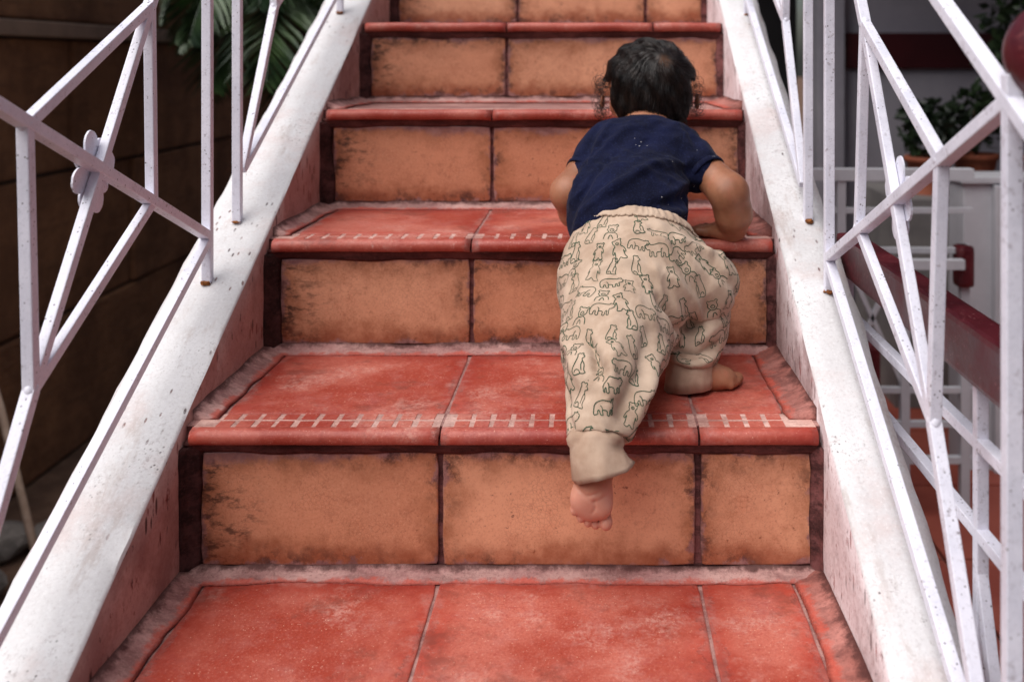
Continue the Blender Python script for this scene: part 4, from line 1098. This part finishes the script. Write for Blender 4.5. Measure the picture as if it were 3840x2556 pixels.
# printed bears: dark green outlines lying on the cloth
BEARS = [
    [  # sitting, side view
        [(.10, .50), (.04, .46), (-.02, .50), (-.07, .45), (-.05, .38), (-.12, .30), (-.10, .24), (-.02, .22), (-.02, .12), (-.10, -.05), (-.09, -.30), (-.16, -.42), (-.05, -.46), (.06, -.44), (.16, -.46), (.32, -.44), (.36, -.25), (.30, .0), (.22, .22), (.18, .36), (.20, .46), (.14, .50), (.10, .50)],
        [(.06, -.44), (.12, -.30), (.24, -.26), (.28, -.36)], [(-.02, .10), (.04, -.06), (.02, -.30)], [(-.01, .36), (.0, .36)], [(-.12, .29), (-.09, .27)]],
    [  # standing, front view
        [(-.16, .42), (-.21, .48), (-.15, .53), (-.10, .49), (0, .51), (.10, .49), (.15, .53), (.21, .48), (.16, .42), (.17, .30), (.12, .20), (.22, .10), (.28, -.10), (.22, -.14), (.18, -.02), (.20, -.30), (.26, -.46), (.10, -.47), (.0, -.36), (-.10, -.47), (-.26, -.46), (-.20, -.30), (-.18, -.02), (-.24, -.14), (-.29, -.10), (-.22, .10), (-.12, .20), (-.17, .30), (-.16, .42)],
        [(-.07, .30), (0, .36), (.07, .30), (.0, .24), (-.07, .30)], [(-.08, .40), (-.07, .40)], [(.07, .40), (.08, .40)], [(0, .31), (0, .28)]],
    [  # walking
        [(-.56, .10), (-.58, .20), (-.50, .26), (-.48, .34), (-.42, .30), (-.34, .33), (-.32, .26), (-.15, .28), (.10, .33), (.35, .28), (.48, .12), (.50, -.10), (.46, -.30), (.34, -.30), (.34, -.16), (.26, -.10), (.22, -.30), (.10, -.30), (.12, -.10), (-.08, -.12), (-.10, -.30), (-.22, -.30), (-.22, -.12), (-.30, -.08), (-.32, -.28), (-.42, -.28), (-.38, .0), (-.48, .02), (-.56, .10)],
        [(-.45, .18), (-.44, .18)], [(-.56, .14), (-.53, .12)], [(.12, -.10), (.14, .04), (.22, .10)]],
    [  # face with shoulders
        [(-.20, .30), (-.28, .38), (-.20, .46), (-.12, .40), (0, .42), (.12, .40), (.20, .46), (.28, .38), (.20, .30), (.24, .12), (.14, -.04), (.30, -.16), (.36, -.42)],
        [(-.20, .30), (-.24, .12), (-.14, -.04), (-.30, -.16), (-.36, -.42)], [(-.14, -.04), (0, -.09), (.14, -.04)],
        [(-.11, .10), (0, .20), (.11, .10), (0, .0), (-.11, .10)], [(-.03, .12), (.03, .12), (0, .08), (-.03, .12)], [(-.10, .26), (-.09, .26)], [(.09, .26), (.10, .26)], [(-.12, -.42), (-.04, -.24), (.06, -.24), (.12, -.42)]]]
bvh = BVHTree.FromPolygons([Vector(p) for p in pv], [tuple(q) for q in pq])
seeds = []; order = rng.permutation(len(pv))
for i in order:
    p = pv[i]
    if p[2] < GZ - .425 and p[1] < 1.13: continue
    if all((p[0] - s[0]) ** 2 + (p[1] - s[1]) ** 2 + (p[2] - s[2]) ** 2 > .0242 ** 2 for s in seeds): seeds.append(p); 
    if len(seeds) > 460: break
BV, BF = [], []
def stroke(pts, c, n, u, v, sc, wd):
    L = sum((Vector(a) - Vector(b)).length for a, b in zip(pts[:-1], pts[1:])) * sc
    m = max(2, int(L / .0016)); prev = None
    for i in range(m + 1):
        q = catmull([(a, b, 0) for a, b in pts], i / m)
        w = Vector(c) + u * float(q[0]) * sc + v * float(q[1]) * sc
        hit = bvh.find_nearest(w, .03)
        if hit[0] is None: prev = None; continue
        loc, nn = hit[0], hit[1]
        t = (catmull([(a, b, 0) for a, b in pts], min(1, (i + .5) / m)) - catmull([(a, b, 0) for a, b in pts], max(0, (i - .5) / m)))
        d = (u * float(t[0]) + v * float(t[1]));
        if d.length < 1e-9: continue
        s_ = nn.cross(d.normalized()).normalized() * wd * .5; k = len(BV)
        BV.append(loc + nn * .0005 + s_); BV.append(loc + nn * .0005 - s_)
        if prev is not None and (BV[prev] - BV[k]).length < .006: BF.append((prev, prev + 1, k + 1, k))
        prev = k
for si, p in enumerate(seeds):
    hit = bvh.find_nearest(Vector(p)); n = hit[1]
    dn = Vector((0, -.45, -.9)) if p[0] < .09 else Vector((.15, .1, -.95))
    v = -(dn - n * dn.dot(n));
    if v.length < .1: v = Vector((0, 1, 0)) - n * n.y
    v.normalize(); v = Matrix.Rotation(random.uniform(-.3, .3), 3, n) @ v; u = v.cross(n) * random.choice((1, -1))
    kind = random.choice((0, 0, 1, 1, 2, 2, 3)); sc = {0: .0285, 1: .0295, 2: .0275, 3: .0275}[kind] * random.uniform(.9, 1.1)
    for pts in BEARS[kind]: stroke(pts, p, n, u, v, sc, random.uniform(.0007, .0011))
INK = mat_simple('green_ink', (34, 62, 46), (46, 84, 62), 30, .85)
link('bear_print', mesh(BV, BF, 'bear_print'), INK, trousers)['kind'] = 'stuff'

# --- hair: a cap that follows the skull and strands combed away from the crown
HAIR = NM('dark_brown_hair', 0.30, 0.5)
_c = HAIR.mix(HAIR.rng(HAIR.noise(60, 3), .35, .65), lin((16, 11, 10)), lin((42, 28, 22)))
HAIR.color(_c)
CAP = NM('hair_roots', 0.5, 0.3)
_v = CAP.n('ShaderNodeVectorMath'); _v.operation = 'DISTANCE'; CAP.put(_v.inputs[0], CAP.pos); _v.inputs[1].default_value = W((.108, 1.540, -.004))
_k = CAP.rng(CAP.math('ADD', _v.outputs['Value'], CAP.math('MULTIPLY', CAP.noise(90, 4), .012)), .008, .024, .4, 0)
CAP.color(CAP.mix(_k, lin((24, 17, 14)), lin((150, 108, 82))))
H = Field((-.02, 1.48, GZ - .13), (.20, 1.72, GZ + .07), 0.0024)
H.ell(W(HC), (.0705, .0815, .0705), .01)
H.ell(W((.093, 1.562, -.072)), (.052, .040, .040), .02)
for sx in (-1, 1): H.ell(W((.090 + sx * .086, 1.618, -.086)), (.021, .030, .027), .016, sub=True)
H.cut(W((.09, 1.545, -.104)), (0, .60, -.80), .004)
V, Q = H.nets(); V = smooth_verts(V, Q, 2, .5)
V = V + normals(V, Q) * (.0012 * np.sin(V[:, [0]] * 310 + 40 * V[:, [2]]) * np.sin(V[:, [2]] * 120 + V[:, [1]] * 90))
hair = link('hair', np_mesh(V, Q, 'hair'), CAP.m, kid, True)
hb_ = BVHTree.FromPolygons([Vector(p) for p in V], [tuple(q) for q in Q])
crown = Vector(W((.106, 1.545, .006))); hc = Vector(W(HC)); hn = normals(V, Q)
cu = bpy.data.curves.new('hair_strands', 'CURVE'); cu.dimensions = '3D'; cu.bevel_depth = .00036; cu.bevel_resolution = 0
def spl(pts, r0=1.0, r1=.35):
    sp = cu.splines.new('POLY'); sp.points.add(len(pts) - 1)
    for i, p in enumerate(pts): sp.points[i].co = (*p, 1); sp.points[i].radius = r0 + (r1 - r0) * i / len(pts)
rh = random.Random(3)
cand = [i for i in range(len(V)) if (V[i][1] < 1.66)]
for _ in range(5200):
    i = rh.choice(cand); p = Vector(V[i]); pts = [p.copy()]; n = Vector(hn[i]); lump = rh.uniform(-1, 1)
    if (p - crown).length < .014 and rh.random() < .5: continue
    L = rh.uniform(.030, .062); stp = L / 9; sw = .55 + .25 * math.sin(p.x * 60 + p.z * 50); ph = rh.uniform(0, 6.28)
    for s in range(9):
        away = (p - crown); away -= n * away.dot(n)
        if away.length < 1e-4: away = Vector((0, 0, -1))
        away.normalize(); d = (away + n.cross(away) * sw * .8 + Vector((0, 0, -.25)) + Vector((math.sin(ph + s * .7), math.cos(ph + s * .5), 0)) * .22 + Vector((math.sin(p.z * 190 + p.x * 90), 0, math.cos(p.x * 170 + p.z * 60))) * .38).normalized()
        p = p + d * stp; h_ = hb_.find_nearest(p)
        if h_[0] is not None and (h_[0] - p).length < .012:
            n = h_[1]; tgt = h_[0] + n * (.0010 + .0030 * s / 9 + .0014 * lump + .0012 * math.sin(p.x * 150 + p.z * 120)); p = p * .3 + tgt * .7
        else: p = p + Vector((0, 0, -.001))
        pts.append(p.copy())
    spl(pts)
# curls over the ears and at the nape
for sx, cx in ((-1, .014), (1, .163)):
    for k in range(60):
        a0 = rh.uniform(0, 6.28); rad = rh.uniform(.005, .011); c = Vector(W((cx + rh.uniform(-.006, .010) * -sx, 1.598 + rh.uniform(-.02, .012), -.050 + rh.uniform(-.034, .024))))
        turns = rh.uniform(.7, 1.5); pts = []
        for s in range(16):
            t = s / 15; a = a0 + turns * 6.28 * t * sx
            pts.append(c + Vector((math.cos(a) * rad * sx + sx * .004 * t, rh.uniform(-.0003, .0003) + .006 * t, math.sin(a) * rad - .012 * t)))
        spl(pts, 1.0, .4)
for k in range(420):
    x = rh.uniform(.040, .145); p = Vector(W((x, 1.524 + abs(x - .093) * .35, -.092 + rh.uniform(-.012, .01)))); pts = []
    ln = rh.uniform(.010, .026); cv = rh.uniform(-.006, .006)
    for s in range(7): t = s / 6; pts.append(p + Vector((cv * t * t, .004 * t - .004 * t * t, -ln * t)))
    spl(pts, .9, .3)
for k in range(26):
    a = rh.uniform(0, 6.28); q = hc + Vector((math.cos(a) * .074, rh.uniform(-.05, .02), .012 + math.sin(a) * .06)); pts = []
    if q.z < GZ - .06: continue
    for s in range(8): t = s / 7; pts.append(q + Vector((math.cos(a) * .006 * math.sin(t * 3), -.004 * t, -.022 * t + .006 * math.sin(t * 3))))
    spl(pts, .8, .3)
hs = bpy.data.objects.new('hair_strands', cu); C.objects.link(hs); cu.materials.append(HAIR.m); hs.parent = kid; hs.matrix_parent_inverse = Matrix.Translation(kid.location).inverted(); hs['kind'] = 'stuff'
